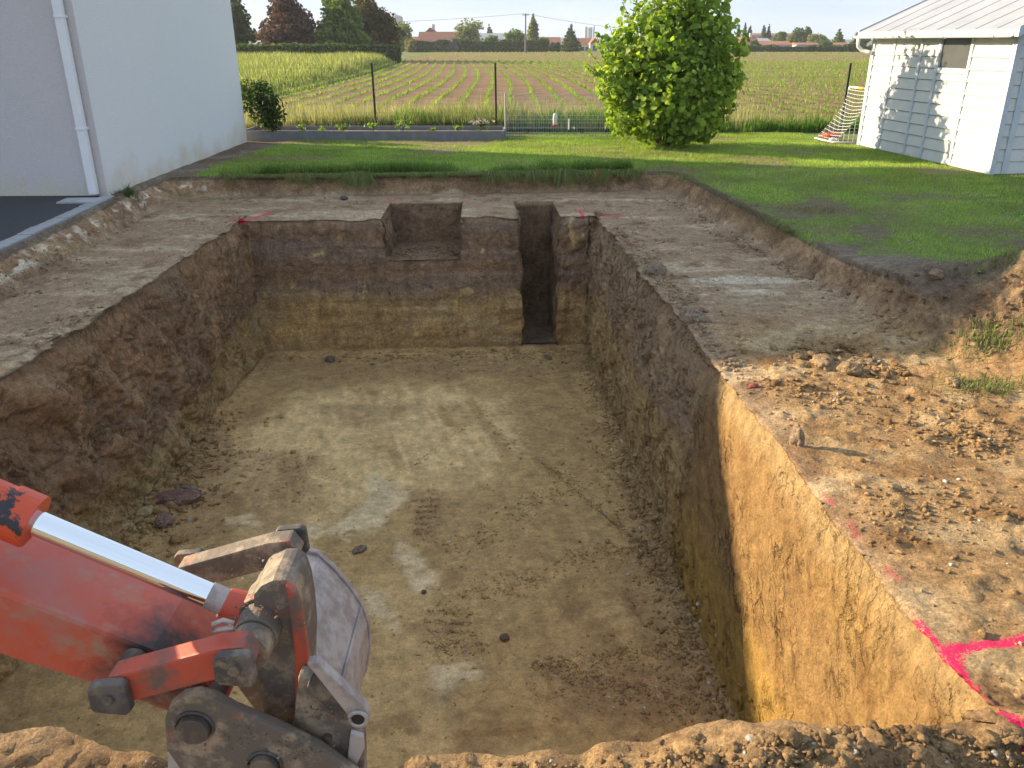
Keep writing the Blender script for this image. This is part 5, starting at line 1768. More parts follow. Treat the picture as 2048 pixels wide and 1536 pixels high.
for xx in (x0_ - 0.028, x1_ + 0.002):
    MB().hexa([(xx, eo + .01, za - .09), (xx + .026, eo + .01, za - .09), (xx + .026, -rid, ez + rid * PT - .09), (xx, -rid, ez + rid * PT - .09),
               (xx, eo + .01, za + .06), (xx + .026, eo + .01, za + .06), (xx + .026, -rid, ez + rid * PT + .06), (xx, -rid, ez + rid * PT + .06)]).build('verge_board', M['shed_trim'], shed)
gz = za - 0.075
prof = [(math.cos(a) * 0.055, math.sin(a) * 0.055) for a in [math.pi + math.pi * i / 10 for i in range(11)]]
m_ = MB()
v_, f_ = [], []
for xx in (x0_ + 0.10, x1_ + 0.02):
    for (yy_, zz_) in prof + [(q[0] * 0.9, q[1] * 0.9) for q in prof[::-1]]:
        v_.append((xx, eo + 0.058 + yy_, gz + 0.03 + zz_))
kk = len(prof) * 2
f_ = [(i, (i + 1) % kk, kk + (i + 1) % kk, kk + i) for i in range(kk)] + [tuple(range(kk)), tuple(range(2 * kk - 1, kk - 1, -1))]
gut = m_.add(v_, f_).build('gutter', M['pvc'], shed)
for q in (0.42, 1.75, 2.9, 4.0):
    MB().tube([(x0_ + q, eo + 0.058 + 0.062 * math.cos(a), gz + 0.03 + 0.062 * math.sin(a)) for a in [math.pi + math.pi * i / 8 for i in range(9)]], 0.008, 5).build('bracket', M['pvc'], gut)
xe = x1_ - 0.12
MB().tube([(xe, eo + .058, gz), (xe, eo + .058, gz - .10), (xe, eo + .045, gz - .17), (xe - .04, eo - .02, gz - .24), (xe - .12, eo - .12, gz - .27), (xe - .20, 0.06, gz - .29)], 0.038, 10).build('downpipe_elbow', M['pvc'], shed, 0, True)

# ------------------------------------------------------------------ goal beside the shed
M['goal'] = pmat('goal', (.80, .81, .80), rough=0.35)
M['net'] = pmat('net', (.72, .72, .68), rough=0.8)
M['yellow'] = pmat('yellow', (.70, .38, .04), rough=0.5)
gA = yp(1724, 287, 18.25); gB = yp(1683, 278, 19.15)
goal = empty('football_goal', (gA[0], gA[1], 0))
tag(goal, 'small white football goal with net beside the shed', 'goal')
gx, gy = gB[0] - gA[0], gB[1] - gA[1]
GH, GD = 1.10, -0.62
MB().tube([(0, 0, 0.02), (0, 0, GH - .06), (0.0, 0.02, GH - .015), (gx * .07, gy * .07, GH)], 0.020, 8).build('post', M['goal'], goal, 0, True)
MB().tube([(gx, gy, 0.02), (gx, gy, GH - .06), (gx, gy - .02, GH - .015), (gx * .93, gy * .93, GH)], 0.020, 8).build('post', M['goal'], goal, 0, True)
MB().tube([(gx * .07, gy * .07, GH), (gx * .93, gy * .93, GH)], 0.020, 8).build('crossbar', M['goal'], goal, 0, True)
MB().tube([(gx * .25, gy * .25, GH), (gx * .55, gy * .55, GH)], 0.024, 8).build('tape', M['yellow'], goal, 0, True)
MB().tube([(0, 0, 0.025), (GD * .8, 0, 0.025), (GD, 0.08, 0.025), (gx + GD, gy - .05, 0.025), (gx + GD * .85, gy, 0.025), (gx, gy, 0.025)], 0.016, 8).build('ground_frame', M['goal'], goal, 0, True)
m_ = MB()
def netp(a, b):                                # a along the bar, b from bar down to the ground frame
    t_ = b
    xx = gx * a + GD * (t_ ** 1.9) * (1 - .05 * math.sin(a * 9))
    return (xx, gy * a, GH * (1 - t_) + 0.02 - 0.06 * math.sin(math.pi * t_) * math.sin(math.pi * a))
for i in range(13):
    m_.tube([netp(i / 12, j / 14) for j in range(15)], 0.0045, 3, False)
for j in range(17):
    m_.tube([netp(i / 8, j / 16) for i in range(9)], 0.0045, 3, False)
for s_ in (0, 1):                              # side nets
    for j in range(1, 15):
        e_ = netp(s_, j / 15)
        m_.tube([(gx * s_, gy * s_, e_[2]), e_], 0.004, 3, False)
    for i in range(1, 6):
        xx = GD * i / 6
        tt = (i / 6) ** (1 / 1.9)
        m_.tube([(gx * s_ + xx, gy * s_, 0.02), (gx * s_ + xx, gy * s_, GH * (1 - tt) + .02)], 0.004, 3, False)
m_.build('net', M['net'], goal)['kind'] = 'stuff'
M['ball'] = pmat('ball', (.55, .10, .04), (.42, .07, .03), scale=8, rough=0.5)
q = yp(1662, 269, 18.85)
tub = lathe([(0.10, 0.0), (0.15, 0.03), (0.19, 0.09), (0.20, 0.13), (0.17, 0.13), (0.14, 0.08)], 18).build('orange_tub', M['ball'], None, 0, True)
tub.location = (q[0], q[1], 0.02)
tag(tub, 'low orange red tub lying behind the goal net', 'tub')
q = yp(1668, 283, 18.4)
o = MB().tube([(-0.09, 0, 0.05), (-0.03, 0.02, 0.07), (0.04, 0, 0.06), (0.09, 0.01, 0.04)], 0.045, 8, True, 0.03).build('crumpled_bag', M['plastic_white'], None, 0, True)
o.location = (q[0], q[1], 0.0)
tag(o, 'crumpled white bag on the grass inside the goal', 'bag')
# bare worn earth under the shed wall
# ------------------------------------------------------------------ excavator arm with bucket (the machine stands out of view on the left)
def worn(name, base, wear, wscale=7.0, w0=0.50, w1=0.58, rough=0.45, metal=0.0, dirt=(.17, .125, .08), d0=0.52, d1=0.66, bump=0.25, grime=None):
    """paint or steel with chipped wear and dried mud; grime = (x, y, z, radius) greasy black zone"""
    m, nt, b = new_mat(name)
    n1_ = noise_node(nt, wscale, 8, 0.68)
    r1_ = N(nt, 'ShaderNodeMapRange'); r1_.inputs['From Min'].default_value = w0; r1_.inputs['From Max'].default_value = w1
    nt.links.new(n1_.outputs['Fac'], r1_.inputs['Value'])
    mx = N(nt, 'ShaderNodeMix', data_type='RGBA')
    mx.inputs['A'].default_value = (*base, 1); mx.inputs['B'].default_value = (*wear, 1)
    nt.links.new(r1_.outputs[0], mx.inputs['Factor'])
    t = N(nt, 'ShaderNodeTexCoord')
    mpn = N(nt, 'ShaderNodeMapping'); mpn.inputs['Location'].default_value = (3.3, 1.7, 5.1)
    nt.links.new(t.outputs['Object'], mpn.inputs['Vector'])
    n2_ = noise_node(nt, 11.0, 8, 0.7, mpn.outputs['Vector'])
    r2_ = N(nt, 'ShaderNodeMapRange'); r2_.inputs['From Min'].default_value = d0; r2_.inputs['From Max'].default_value = d1
    nt.links.new(n2_.outputs['Fac'], r2_.inputs['Value'])
    mx2 = N(nt, 'ShaderNodeMix', data_type='RGBA')
    mx2.inputs['B'].default_value = (*dirt, 1)
    nt.links.new(mx.outputs['Result'], mx2.inputs['A'])
    nt.links.new(r2_.outputs[0], mx2.inputs['Factor'])
    res = mx2.outputs['Result']
    if grime:
        vd = N(nt, 'ShaderNodeVectorMath', operation='DISTANCE')
        vd.inputs[1].default_value = grime[:3]
        nt.links.new(t.outputs['Object'], vd.inputs[0])
        ad = N(nt, 'ShaderNodeMath', operation='MULTIPLY_ADD'); ad.inputs[1].default_value = 0.35
        nt.links.new(n2_.outputs['Fac'], ad.inputs[0]); nt.links.new(vd.outputs['Value'], ad.inputs[2])
        rg = N(nt, 'ShaderNodeMapRange'); rg.inputs['From Min'].default_value = grime[3] + 0.24; rg.inputs['From Max'].default_value = grime[3] + 0.10
        nt.links.new(ad.outputs[0], rg.inputs['Value'])
        mx3 = N(nt, 'ShaderNodeMix', data_type='RGBA'); mx3.inputs['B'].default_value = (.030, .027, .027, 1)
        nt.links.new(res, mx3.inputs['A']); nt.links.new(rg.outputs[0], mx3.inputs['Factor'])
        res = mx3.outputs['Result']
    nt.links.new(res, b.inputs['Base Color'])
    b.inputs['Roughness'].default_value = rough
    b.inputs['Metallic'].default_value = metal
    n3_ = noise_node(nt, 60, 5, 0.65)
    bp = N(nt, 'ShaderNodeBump', Strength=bump, Distance=0.004)
    nt.links.new(n3_.outputs['Fac'], bp.inputs['Height'])
    nt.links.new(bp.outputs['Normal'], b.inputs['Normal'])
    return m
EX = (-0.62, 1.69, 0.69)
M['ex_paint'] = worn('ex_paint', (.50, .078, .036), (.42, .115, .085), 5, .44, .62, 0.42, 0, (.30, .20, .14), .54, .72, .15, (-0.26, -0.1, -0.13, 0.13))
M['ex_link'] = worn('ex_link', (.46, .070, .034), (.120, .085, .068), 7, .46, .60, 0.55, 0, (.20, .15, .10), .56, .66, .4)
M['ex_dirty'] = worn('ex_dirty', (.125, .100, .076), (.36, .085, .05), 8, .58, .66, 0.7, 0, (.34, .255, .165), .47, .62, .7)
M['ex_black'] = worn('ex_black', (.060, .052, .047), (.12, .10, .085), 10, .5, .6, 0.6, 0, (.22, .165, .11), .52, .64, .5)
M['ex_steel'] = worn('ex_steel', (.40, .345, .315), (.27, .215, .19), 14, .45, .60, 0.5, 0.15, (.36, .29, .21), .60, .70, .3)
M['ex_pin'] = worn('ex_pin', (.085, .070, .058), (.18, .14, .10), 12, .5, .6, 0.6, 0.2)
M['ex_barrel'] = worn('ex_barrel', (.58, .070, .022), (.020, .020, .024), 6, .52, .55, 0.35, 0, (.10, .06, .05), .62, .68, .1)
mc, nt, b = new_mat('chrome')
b.inputs['Base Color'].default_value = (.86, .87, .88, 1); b.inputs['Metallic'].default_value = 1.0; b.inputs['Roughness'].default_value = 0.07
M['chrome'] = mc

ex = empty('excavator_arm', EX)
tag(ex, 'orange red excavator arm with chrome ram and bucket reaching in from the left', 'excavator')
def loc(x, y, z):
    return (x - EX[0], y - EX[1], z - EX[2])
def plate(name, pts, y0, y1, mat, parent=None, bevel=0.006, px=False, Yp=None):
    q = []
    for a, b_ in pts:
        if px:
            w_ = yp(a, b_, Yp if Yp else y0)
            q.append(loc(w_[0], y0, w_[2]))
        else:
            q.append(loc(a, y0, b_))
    return MB().prism(q, 1, (0, y1 - y0, 0)).build(name, mat, parent or ex, bevel)
def pin(name, x, z, y0, y1, r, mat, parent=None, n=20, smooth=True):
    o = MB().tube([loc(x, y0, z), loc(x, y1, z)], r, n).build(name, mat, parent or ex, min(0.004, r * .2))
    return o

# arm (box beam)
arm = plate('arm', [(-3.6, 2.03), (-2.6, 1.515), (-1.21, .82), (-.87, .645), (-.76, .545), (-.715, .48), (-.74, .42), (-.80, .41), (-1.02, .53), (-1.25, .63), (-2.6, 1.19), (-3.6, 1.66)], 1.585, 1.80, M['ex_paint'], None, 0.012)
plate('boom', [(-3.3, 1.75), (-3.5, 2.1), (-4.3, 2.35), (-6.0, 1.3), (-6.2, .8), (-5.8, .7), (-4.4, 1.85)], 1.60, 1.79, M['ex_paint'], None, 0.012)
# ram: barrel, gland, rod, eye
def on_ax(s_):                                  # s_ metres along the ram from the gland
    return (-1.155 + .877 * s_, .943 - .48 * s_)
a0, a1 = on_ax(-2.1), on_ax(0.0)
bar = MB().tube([loc(a0[0], 1.69, a0[1]), loc(a1[0], 1.69, a1[1])], 0.060, 28).build('ram_barrel', M['ex_barrel'], ex, 0.006, False)
g0, g1 = on_ax(-0.055), on_ax(0.012)
MB().tube([loc(g0[0], 1.69, g0[1]), loc(g1[0], 1.69, g1[1])], 0.066, 28).build('gland', M['ex_barrel'], bar, 0.004)
r0, r1 = on_ax(-0.05), on_ax(0.455)
MB().tube([loc(r0[0], 1.69, r0[1]), loc(r1[0], 1.69, r1[1])], 0.0315, 40, False).build('ram_rod', M['chrome'], ex, 0, True)
e0, e1 = on_ax(0.452), on_ax(0.50)
MB().tube([loc(e0[0], 1.69, e0[1]), loc(e1[0], 1.69, e1[1])], 0.0335, 28).build('rod_collar', M['ex_steel'], ex, 0.002)
e0, e1 = on_ax(0.495), on_ax(0.60)
MB().tube([loc(e0[0], 1.69, e0[1]), loc(e1[0], 1.69, e1[1])], 0.036, 28, True, 0.058).build('rod_eye', M['ex_link'], ex, 0.003)
# cross boss made of rings
bx_, bz_ = -0.615, 0.685
for y0_, y1_, r_, mt in ((1.520, 1.575, .050, 'ex_dirty'), (1.578, 1.645, .054, 'ex_dirty'), (1.648, 1.735, .062, 'ex_dirty'), (1.738, 1.80, .055, 'ex_dirty'), (1.803, 1.870, .051, 'ex_dirty')):
    pin('boss_ring', bx_, bz_, y0_, y1_, r_, M[mt], None, 28)
pin('wear_band', bx_, bz_, 1.652, 1.668, .0635, M['ex_link'], None, 28)
# tipping links, near and far side
for y0_, y1_ in ((1.455, 1.515), (1.875, 1.935)):
    lk = plate('tipping_link', [(-.915, .675), (-.66, .755), (-.60, .762), (-.575, .72), (-.60, .675), (-.66, .672), (-.895, .598), (-.94, .62)], y0_, y1_, M['ex_link'] if y0_ < 1.6 else M['ex_dirty'], None, 0.007)
    for (cx_, cz_) in ((-.905, .640), (bx_ + .002, bz_ + .036)):
        ya = y0_ - 0.028 if y0_ < 1.6 else y1_ + .002
        plate('end_block', [(cx_ - .040, cz_ - .042), (cx_ + .030, cz_ - .050), (cx_ + .044, cz_ - .036), (cx_ + .040, cz_ + .034), (cx_ + .028, cz_ + .042), (cx_ - .036, cz_ + .036), (cx_ - .046, cz_ + .024), (cx_ - .048, cz_ - .032)], ya, ya + .026, M['ex_black'], lk, 0.006)
        pin('bolt', cx_, cz_, ya - .008, ya + .004, 0.014, M['ex_pin'], lk, 6)
pin('link_pin', -.915, .615, 1.50, 1.89, 0.034, M['ex_pin'])
# curved bucket link
cl_ = [(505, 1190), (520, 1172), (545, 1160), (570, 1160), (588, 1172), (600, 1205), (607, 1245), (612, 1300), (611, 1370), (600, 1430), (590, 1500), (545, 1500), (528, 1440), (518, 1380), (513, 1330), (505, 1275)]
plate('bucket_link', cl_, 1.625, 1.765, M['ex_dirty'], None, 0.016, True, 1.625)
plate('link_lit_edge', [(570, 1170), (590, 1185), (606, 1235), (615, 1300), (614, 1370), (604, 1440), (592, 1480), (580, 1480), (588, 1430), (590, 1370), (588, 1300), (580, 1240)], 1.600, 1.623, M['ex_link'], None, 0.006, True, 1.60)  # added crescent plate, stands in for the link's edge face lit orange
pin('link_pin', yp(565, 1490, 1.62)[0], yp(565, 1490, 1.62)[2], 1.56, 1.83, 0.045, M['ex_pin'], None, 24)
# grease nipple guard: the small curved strap on the boss
q = [yp(a, b_, 1.50) for a, b_ in ((468, 1246), (446, 1240), (426, 1248), (424, 1262), (445, 1258), (466, 1255))]
MB().tube([loc(*w_) for w_ in q], 0.0055, 8).build('grease_strap', M['ex_steel'], ex, 0, True)
# quick hitch: two ear plates, body, pins
ear = [(328, 1440), (338, 1412), (362, 1394), (395, 1388), (425, 1396), (470, 1420), (560, 1458), (640, 1498), (715, 1552), (735, 1640), (560, 1700), (440, 1640), (380, 1570), (332, 1500)]
for y0_, y1_ in ((1.500, 1.530), (1.850, 1.880)):
    pl_ = plate('hitch_plate', ear if y0_ < 1.6 else ear[:6] + [(520, 1450), (560, 1560), (560, 1700)] + ear[-3:], y0_, y1_, M['ex_dirty'], None, 0.008, True, 1.50)
    if y0_ < 1.6:
        for (a, b_, r_) in ((390, 1452, .038), (530, 1528, .034), (600, 1600, .02)):
            w_ = yp(a, b_, 1.50)
            pin('pin_head', w_[0], w_[2], 1.478, 1.504, r_, M['ex_pin'], pl_, 18)
            MB().tube([loc(w_[0] + (r_ + .006) * math.cos(t_), 1.4985, w_[2] + (r_ + .006) * math.sin(t_)) for t_ in [2 * math.pi * i / 20 for i in range(21)]], 0.005, 6, False).build('seal_ring', M['ex_black'], pl_, 0, True)
w_ = yp(390, 1452, 1.50)
pin('bucket_pin', w_[0], w_[2], 1.53, 1.85, 0.040, M['ex_pin'])
body = [(596, 1352), (622, 1362), (700, 1444), (728, 1484), (730, 1560), (690, 1640), (600, 1640), (580, 1500)]
hb_ = plate('hitch_body', body, 1.555, 1.60, M['ex_dirty'], None, 0.01, True, 1.555)
for (a, b_) in ((655, 1475), (650, 1520), (618, 1500), (672, 1535)):
    w_ = yp(a, b_, 1.55)
    pin('bolt', w_[0], w_[2], 1.538, 1.558, 0.011, M['ex_pin'], hb_, 8)
bar_ = [(613, 1328), (632, 1324), (728, 1412), (738, 1428), (738, 1445), (726, 1456), (708, 1452), (700, 1440), (690, 1425)]
lb_ = plate('lifting_bar', bar_, 1.520, 1.548, M['ex_steel'], None, 0.005, True, 1.52)
w_ = yp(716, 1438, 1.515)
pin('eye_hole_disc', w_[0], w_[2], 1.512, 1.519, 0.016, M['plastic_black'], lb_, 18)  # solid black disc stands in for the dark inside the eye
MB().tube([loc(w_[0] + .021 * math.cos(t_), 1.516, w_[2] + .021 * math.sin(t_)) for t_ in [2 * math.pi * i / 20 for i in range(21)]], 0.006, 6, False).build('eye_ring', M['ex_steel'], lb_, 0, True)
plate('box_face', [(624, 1356), (640, 1350), (700, 1420), (694, 1446), (672, 1440), (612, 1378)], 1.532, 1.556, M['ex_black'], lb_, 0.005, True, 1.53)
plate('side_tab', [(700, 1468), (726, 1476), (728, 1500), (705, 1548), (692, 1540)], 1.536, 1.554, M['ex_steel'], None, 0.004, True, 1.536)
plate('skid_plate', [(336, 1506), (372, 1520), (420, 1552), (440, 1640), (330, 1640)], 1.545, 1.56, M['galv'], None, 0.004, True, 1.545)
# bucket: curved shell across the width, weld line, side plates
YN_, YFr = 1.72, 2.10
prof = [yp(a, b_, YFr) for a, b_ in ((520, 1175), (560, 1142), (585, 1118), (608, 1106), (636, 1113), (668, 1142), (700, 1180), (722, 1214), (734, 1246), (738, 1290), (730, 1340), (706, 1385), (660, 1420), (600, 1440))]
v_, f_ = [], []
th = 0.016
ctr = np.mean(np.array([(w_[0], w_[2]) for w_ in prof]), 0)
for (w_) in prof:
    dx, dz = w_[0] - ctr[0], w_[2] - ctr[1]
    ln_ = math.hypot(dx, dz)
    ix, iz = w_[0] - dx / ln_ * th, w_[2] - dz / ln_ * th
    v_ += [loc(w_[0], YN_, w_[2]), loc(w_[0], YFr, w_[2]), loc(ix, YFr, iz), loc(ix, YN_, iz)]
k = len(prof)
for i in range(k - 1):
    a, b_ = 4 * i, 4 * (i + 1)
    for j in range(4):
        f_.append((a + j, a + (j + 1) % 4, b_ + (j + 1) % 4, b_ + j))
f_ += [(0, 1, 2, 3), (4 * k - 1, 4 * k - 2, 4 * k - 3, 4 * k - 4)]
bkt = MB().add(v_, f_).build('bucket', M['ex_steel'], ex, 0.0)
for y0_ in (YFr + .001,):
    q = [loc(w_[0] + (w_[0] - ctr[0]) * .05, y0_, w_[2] + (w_[2] - ctr[1]) * .05) for w_ in prof]
    MB().prism(q, 1, (0, 0.02, 0)).build('side_plate', M['ex_steel'], bkt, 0.004)
wq = prof[7]
MB().tube([loc(wq[0] + .002, YN_ + .01, wq[2] + .002), loc(wq[0] + .002, YFr - .01, wq[2] + .002)], 0.006, 6).build('weld_seam', M['ex_steel'], bkt, 0, True)
# ------------------------------------------------------------------ loose soil
def ico():
    t = (1 + 5 ** .5) / 2
    v_ = np.array([(-1, t, 0), (1, t, 0), (-1, -t, 0), (1, -t, 0), (0, -1, t), (0, 1, t), (0, -1, -t), (0, 1, -t), (t, 0, -1), (t, 0, 1), (-t, 0, -1), (-t, 0, 1)], float)
    v_ /= np.linalg.norm(v_[0])
    f_ = np.array([(0, 11, 5), (0, 5, 1), (0, 1, 7), (0, 7, 10), (0, 10, 11), (1, 5, 9), (5, 11, 4), (11, 10, 2), (10, 7, 6), (7, 1, 8), (3, 9, 4), (3, 4, 2), (3, 2, 6), (3, 6, 8), (3, 8, 9), (4, 9, 5), (2, 4, 11), (6, 2, 10), (8, 6, 7), (9, 8, 1)])
    return v_, f_
def subdiv(v_, f_):
    v_ = list(map(tuple, v_)); cache = {}; out_ = []
    def md(a, b):
        k_ = (min(a, b), max(a, b))
        if k_ not in cache:
            q = (np.array(v_[a]) + np.array(v_[b])) / 2
            v_.append(tuple(q / np.linalg.norm(q))); cache[k_] = len(v_) - 1
        return cache[k_]
    for a, b, c in f_:
        x_, y_, z_ = md(a, b), md(b, c), md(c, a)
        out_ += [(a, x_, z_), (b, y_, x_), (c, z_, y_), (x_, y_, z_)]
    return np.array(v_), np.array(out_)
I0 = ico(); I1 = subdiv(*I0); I2 = subdiv(*I1); I3 = subdiv(*I2)
CG = color
def look(x, y):
    """ground height and colour below plan points"""
    j = np.clip(np.searchsorted(Y[:, nx // 2], y) - 1, 0, ny - 2)
    z_ = np.empty(len(x)); c_ = np.empty((len(x), 3))
    for k_ in range(len(x)):
        i_ = int(np.clip(np.searchsorted(X[j[k_]], x[k_]) - 1, 0, nx - 2))
        z_[k_] = P[j[k_], i_, 2]
        c_[k_] = CG[j[k_], i_]
    return z_, c_
def scatter(x, y, size, base=I0, sink=0.42, cmul=(0.7, 1.1), flat=0.6, z=None, c=None, edge=0.35):
    z_, c_ = look(x, y)
    if z is not None: z_ = z
    if c is not None: c_ = c
    n = len(x)
    bv, bf = base
    m_ = len(bv)
    V_ = np.repeat(bv[None], n, 0)
    V_ = V_ * (1 + edge * rng.uniform(-1, 1, (n, m_, 1)))
    for _k in range(4):                        # broken flat faces
        nn_ = rng.normal(size=(n, 1, 3)); nn_ /= np.linalg.norm(nn_, axis=2, keepdims=True)
        dd_ = (V_ * nn_).sum(2, keepdims=True)
        V_ = V_ - nn_ * np.maximum(dd_ - rng.uniform(.35, .75, (n, 1, 1)), 0)
    sc3 = np.stack([rng.uniform(.7, 1.3, n), rng.uniform(.7, 1.3, n), rng.uniform(.5, 1.0, n) * flat / .7], -1)
    V_ = V_ * sc3[:, None, :]
    a = rng.uniform(0, 2 * math.pi, n)
    t = rng.uniform(-.5, .5, n)
    x1, z1_ = V_[..., 0] * np.cos(t)[:, None] - V_[..., 2] * np.sin(t)[:, None], V_[..., 0] * np.sin(t)[:, None] + V_[..., 2] * np.cos(t)[:, None]
    xx = x1 * np.cos(a)[:, None] - V_[..., 1] * np.sin(a)[:, None]
    yy = x1 * np.sin(a)[:, None] + V_[..., 1] * np.cos(a)[:, None]
    V_ = np.stack([xx, yy, z1_], -1) * size[:, None, None] + np.stack([x, y, z_ + size * (0.5 - sink)], -1)[:, None, :]
    F_ = (bf[None] + (np.arange(n) * m_)[:, None, None]).reshape(-1, 3)
    cc_ = np.clip(c_ * rng.uniform(cmul[0], cmul[1], (n, 1)), .02, .8)
    st_ = (rng.uniform(0, 1, n) < .03) & (size < .022)          # small pale stones among the crumbs
    cc_[st_] = np.array([.62, .58, .50])
    return V_.reshape(-1, 3), F_, np.repeat(cc_, m_, 0)
def sizes(n, lo, hi, p=3.0):
    return lo + (hi - lo) * rng.uniform(0, 1, n) ** p
def along(pts, n, sd, z):
    q = np.array([gp(a, b, z)[:2] for a, b in pts])
    L_ = np.r_[0, np.cumsum(np.linalg.norm(np.diff(q, axis=0), axis=1))]
    s_ = rng.uniform(0, L_[-1], n)
    return np.interp(s_, L_, q[:, 0]) + rng.normal(0, sd, n), np.interp(s_, L_, q[:, 1]) + rng.normal(0, sd, n)
def wall_r(y):
    return 1.18 + 0.06 * (11.6 - y) - 0.06
pf = []
# floor
n = 4200; pf.append(scatter(rng.uniform(-3.6, 1.2, n), 3.4 + 7.9 * rng.uniform(0, 1, n), sizes(n, .004, .016, 4), I0))
n = 5200; y = rng.uniform(3.2, 11.2, n); x = wall_r(y) - rng.exponential(.13, n) * np.clip(1.4 - (y - 4) / 9, .5, 1.4); pf.append(scatter(np.clip(x, -3.5, 3), y, sizes(n, .004, .034, 4.5), I0))
n = 260; y = rng.uniform(4.5, 9.0, n); x = wall_r(y) - rng.exponential(.10, n); pf.append(scatter(x, y, sizes(n, .02, .05, 2.5), I1))
n = 3600; y = rng.normal(7.3, .85, n); x = -3.70 + rng.exponential(.17, n); pf.append(scatter(x, np.clip(y, 5.4, 10.5), sizes(n, .006, .045, 4), I0, cmul=(.6, 1.05)))
n = 110; y = rng.normal(7.2, .7, n); x = -3.66 + rng.exponential(.13, n); pf.append(scatter(x, np.clip(y, 5.6, 9.5), sizes(n, .03, .10, 2.5), I1, cmul=(.6, 1.0)))
n = 1800; y = 11.55 - rng.exponential(.16, n); x = rng.uniform(-3.6, 1.1, n); pf.append(scatter(x, np.clip(y, 9, 11.5), sizes(n, .008, .035, 3), I0))
for pts_, n, sd in (([(1085, 925), (1300, 1110), (1420, 1310)], 1500, .05), ([(1190, 935), (1290, 1020)], 300, .02), ([(770, 965), (870, 900), (960, 830)], 350, .03), ([(880, 1090), (960, 1080), (1060, 1010), (1150, 960)], 1100, .09),
                    ([(900, 1190), (1050, 1165), (1180, 1110), (1320, 1100)], 1100, .07), ([(1080, 1335), (1250, 1310), (1420, 1290)], 900, .06), ([(960, 820), (1010, 880), (1120, 960)], 300, .04),
                    ([(860, 990), (840, 1080)], 500, .06), ([(430, 900), (600, 920), (620, 1000)], 900, .16), ([(900, 1210), (880, 1290), (940, 1290)], 800, .10), ([(800, 740), (1200, 735)], 500, .12), ([(1110, 1350), (1400, 1400)], 1000, .12)):
    x, y = along(pts_, n, sd, FZ)
    x = np.minimum(x, wall_r(y) - .02)
    pf.append(scatter(x, y, sizes(n, .004, .020, 4), I0, cmul=(.75, 1.15)))
n = 420; x = rng.uniform(-1.72, -0.75, n); y = rng.uniform(11.72, 12.55, n); pf.append(scatter(x, y, sizes(n, .008, .05, 3), I0, cmul=(.8, 1.2)))
n = 500; x = rng.uniform(-2.2, .9, n); y = 11.62 - rng.exponential(.10, n); pf.append(scatter(x, y, sizes(n, .01, .05, 3), I0, cmul=(.85, 1.25)))
tag(link('floor_crumbs', np_mesh('floor_crumbs', *join(pf)), M['clod'], None, False), 'loose crumbs of brown clay strewn over the pit floor', 'soil', kind='stuff')
# ledges
pf = []
def ok_ledge(x, y):
    return ((x < -3.85) | (x > 1.30 + .06 * (11.6 - y)) | (y > 11.75 + .06 * (x + 3.6)) | (y < 2.15)) & (x > -5.25) & (y < 13.3) & ~((y > 11.6) & (y < 12.85) & (x > -1.95) & (x < .8))
n = 9000; x = rng.uniform(-5.2, 3.3, n); y = rng.uniform(4.5, 13.3, n); k = ok_ledge(x, y); pf.append(scatter(x[k], y[k], sizes(k.sum(), .004, .022, 4), I0, cmul=(.7, 1.25)))
n = 7000; x = rng.uniform(1.62, 5.2, n); y = 2.2 + 4.6 * rng.uniform(0, 1, n); k = ok_ledge(x, y); cl = fbm(np.stack([x, y, 0 * x], -1), 1.6, 3, 610)[k]; kk = cl > rng.uniform(-.5, .35, k.sum()); pf.append(scatter(x[k][kk], y[k][kk], sizes(kk.sum(), .003, .024, 5), I0, cmul=(.7, 1.2)))
n = 80; x = rng.uniform(1.75, 5.2, n); y = rng.uniform(2.4, 6.6, n); cl = fbm(np.stack([x, y, 0 * x], -1), 1.3, 3, 611); kk = cl > -.05; pf.append(scatter(x[kk], y[kk], sizes(kk.sum(), .012, .045, 3), I1, cmul=(.75, 1.1)))
for pts_, n, sd, lo, hi in (([(1590, 700), (1680, 715), (1800, 760)], 500, .10, .01, .055), ([(1480, 760), (1650, 800), (1750, 780)], 300, .12, .01, .04), ([(1850, 860), (2040, 900)], 700, .18, .008, .04), ([(1700, 1080), (1900, 1000), (2030, 1030)], 400, .14, .006, .03),
                            ([(200, 610), (330, 620)], 350, .12, .01, .04), ([(60, 670), (230, 640)], 350, .14, .012, .05), ([(1340, 400), (1500, 500), (1720, 610), (1820, 690)], 1100, .09, .008, .04), ([(1230, 470), (1300, 530), (1380, 630)], 900, .10, .008, .045),
                            ([(20, 600), (150, 500), (290, 430)], 700, .10, .006, .035), ([(600, 415), (760, 405)], 200, .10, .006, .02), ([(1450, 1290), (1800, 1300)], 0, .1, .01, .02)):
    if n:
        x, y = along(pts_, n, sd, BZ)
        k = ok_ledge(x, y)
        pf.append(scatter(x[k], y[k], sizes(k.sum(), lo * .6, hi * .8, 4), I0 if hi < .05 else I1, cmul=(.75, 1.15)))
n = 1100; x = rng.normal(4.6, .6, n); y = rng.normal(6.4, .5, n); pf.append(scatter(x, y, sizes(n, .004, .035, 4.5), I0, cmul=(.75, 1.15)))
# crumbling edge of the right wall in shade
n = 1200; y = rng.uniform(5.8, 11.0, n); x = 1.28 + .06 * (11.6 - y) + rng.exponential(.10, n); pf.append(scatter(x, y, sizes(n, .006, .04, 3), I0, cmul=(.8, 1.15)))
tag(link('ledge_crumbs', np_mesh('ledge_crumbs', *join(pf)), M['clod'], None, False), 'loose crumbs of soil strewn over the stripped ledge', 'soil', kind='stuff')
